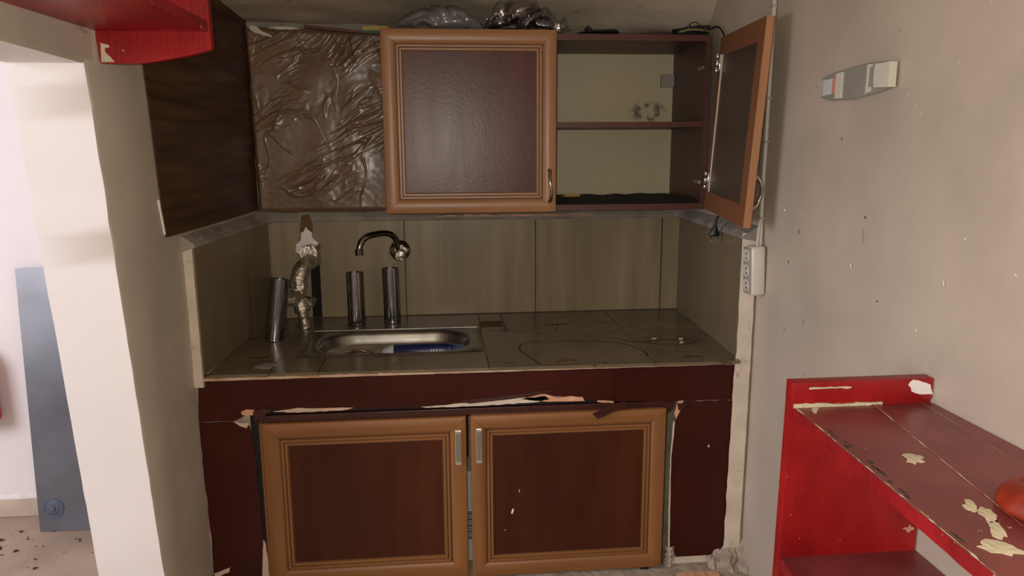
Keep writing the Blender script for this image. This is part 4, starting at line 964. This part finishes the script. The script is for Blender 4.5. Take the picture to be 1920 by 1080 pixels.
# upper left red shelf, fixed over the doorway on the left wall
sl = thing('wall_shelf', 'red painted wall shelf with curved end bracket above the doorway', 'shelf', (-.52, 1.2, 1.60))
YE = 1.468
def lx(y): return lw_x(y) - .001
br = [(-0.6129,1.4680,1.6645),(-0.6179,1.4680,1.6077),(-0.5928,1.4680,1.6064),(-0.5487,1.4680,1.6071),(-0.5124,1.4680,1.6120),(-0.4740,1.4680,1.6189),(-0.4401,1.4680,1.6266),(-0.4186,1.4680,1.6334)]
bp = P2(*br)
x_r = bp[-1][0]
poly = [(lx(YE), 1.98)] + [(lx(YE), bp[0][1])] + [(max(p[0], lx(YE)), p[1]) for p in bp[1:]] + [(x_r - .003, 1.98)]
obj('end_bracket', MB().prism(poly, 'y', YE, YE + .018), M['red'], sl)
zu = 1.664
mb = MB().prism([(lx(YE), YE), (x_r - .004, YE), (x_r - .012, .55), (lx(.55), .55)], 'z', zu, zu + .018); mb.mi = [0, 0] + [1] * 4
obj('shelf_board', mb, [M['red'], M['red_edge']], sl)
ch = P2((-0.6138,1.4670,1.6431),(-0.6002,1.4670,1.6395),(-0.5989,1.4670,1.6348),(-0.6073,1.4670,1.6338),(-0.6072,1.4670,1.6264),(-0.5987,1.4670,1.6180),(-0.5921,1.4670,1.6092),(-0.6155,1.4670,1.6090))
obj('paint_chip', MB().prism([(max(a, lx(YE) + .0005), b) for a, b in ragged_poly(ch, .0008, .006, 3)], 'y', YE - .0006, YE), M['chip'], sl)
p = (-0.5752,1.4670,1.6294); obj('paint_chip', blob((p[0], YE - .0002, p[2]), (1, 0, -.5), (0, 0, 1), .0025, .0012, .0005, 3, 8, .2), M['chip'], sl)
obj('plaster_dab', blob((lx(1.42) + .002, 1.42, 1.6575), (0, 1, 0), (0, 0, 1), .016, .004, .002, 3, 14, .3), M['wall'], sl)

# ================================================================== ROOM BEYOND
sh = thing('leaning_sheet', 'tall grey glossy sheet leaning on the white wall beyond the doorway', 'sheet', (-1.42, 2.80, 0))
a0 = Vector((-1.582, 2.800, .001)); b0 = Vector((-1.22, 2.800, .001))
a1 = Vector((-1.618, 2.925, 1.015)); 
upv = a1 - a0
def shp(u, v): return a0 + (b0 - a0) * u + upv * v
v = [shp(0, 0), shp(1, 0), shp(1, 1), shp(0, 1)]
n = (b0 - a0).cross(upv).normalized()
if n.y > 0: n = -n
mb = MB(); q = v + [p - n * .006 for p in v]; mb.add(q, [(0, 1, 2, 3), (7, 6, 5, 4), (0, 4, 5, 1), (1, 5, 6, 2), (2, 6, 7, 3), (3, 7, 4, 0)])
obj('panel', mb, M['sheet'], sh)
c = shp(.155, .088)
uu = (b0 - a0).normalized(); vv = upv.normalized(); R = []
for r, t in ((.040, .0005), (.0395, .003), (.032, .0035), (.030, .0015), (.024, .0025), (.021, .005), (.012, .006), (.010, .010), (.004, .011)):
    R.append([c + uu * math.cos(2 * math.pi * i / 32) * r + vv * math.sin(2 * math.pi * i / 32) * r + n * t for i in range(32)])
obj('round_disc', MB().rings(R), M['smoke_disc'], sh, smooth=True, angle=30, label='round grey disc near the foot of the sheet')
# debris on that floor
mb = MB(); rnd = random.Random(2)
for k in range(150):
    x = rnd.uniform(-2.1, -.85); y = rnd.uniform(1.9, 2.93); r = rnd.choice((.002, .003, .004, .006, .009))
    b = blob((x, y, .0005), (1, 0, 0), (0, 1, 0), r * rnd.uniform(1, 1.9), r, .0015, k, 7, .5); mb.add(b.v, b.f)
o = obj('floor_debris', mb, M['debris']); tag(o, 'dark crumbs scattered on the floor of the bright room', 'debris'); o['kind'] = 'stuff'
# red container hung on the far wall, only its edge in view
rc = thing('red_canister', 'red plastic canister hung on the far wall at the left frame edge', 'canister', (-1.76, 2.85, .42))
def rr2(z, hx_, hy_): return rr(-1.845, 2.888, hx_, hy_, .03, z, 6)
obj('canister_body', MB().rings([rr2(.405, .080, .045), rr2(.412, .098, .056), rr2(.43, .108, .06), rr2(.66, .104, .06), rr2(.70, .085, .055), rr2(.715, .05, .04)]), M['red_plastic'], rc, smooth=True)
obj('canister_neck', MB().tube([(-1.865, 2.888, .712), (-1.865, 2.888, .745)], .022, 16), M['red_plastic'], rc, smooth=True)
obj('wall_hook', MB().tube(smooth_path([(-1.865, 2.95, .78), (-1.865, 2.90, .78), (-1.865, 2.888, .74)], 5), .004, 8), M['steel'], rc, smooth=True)
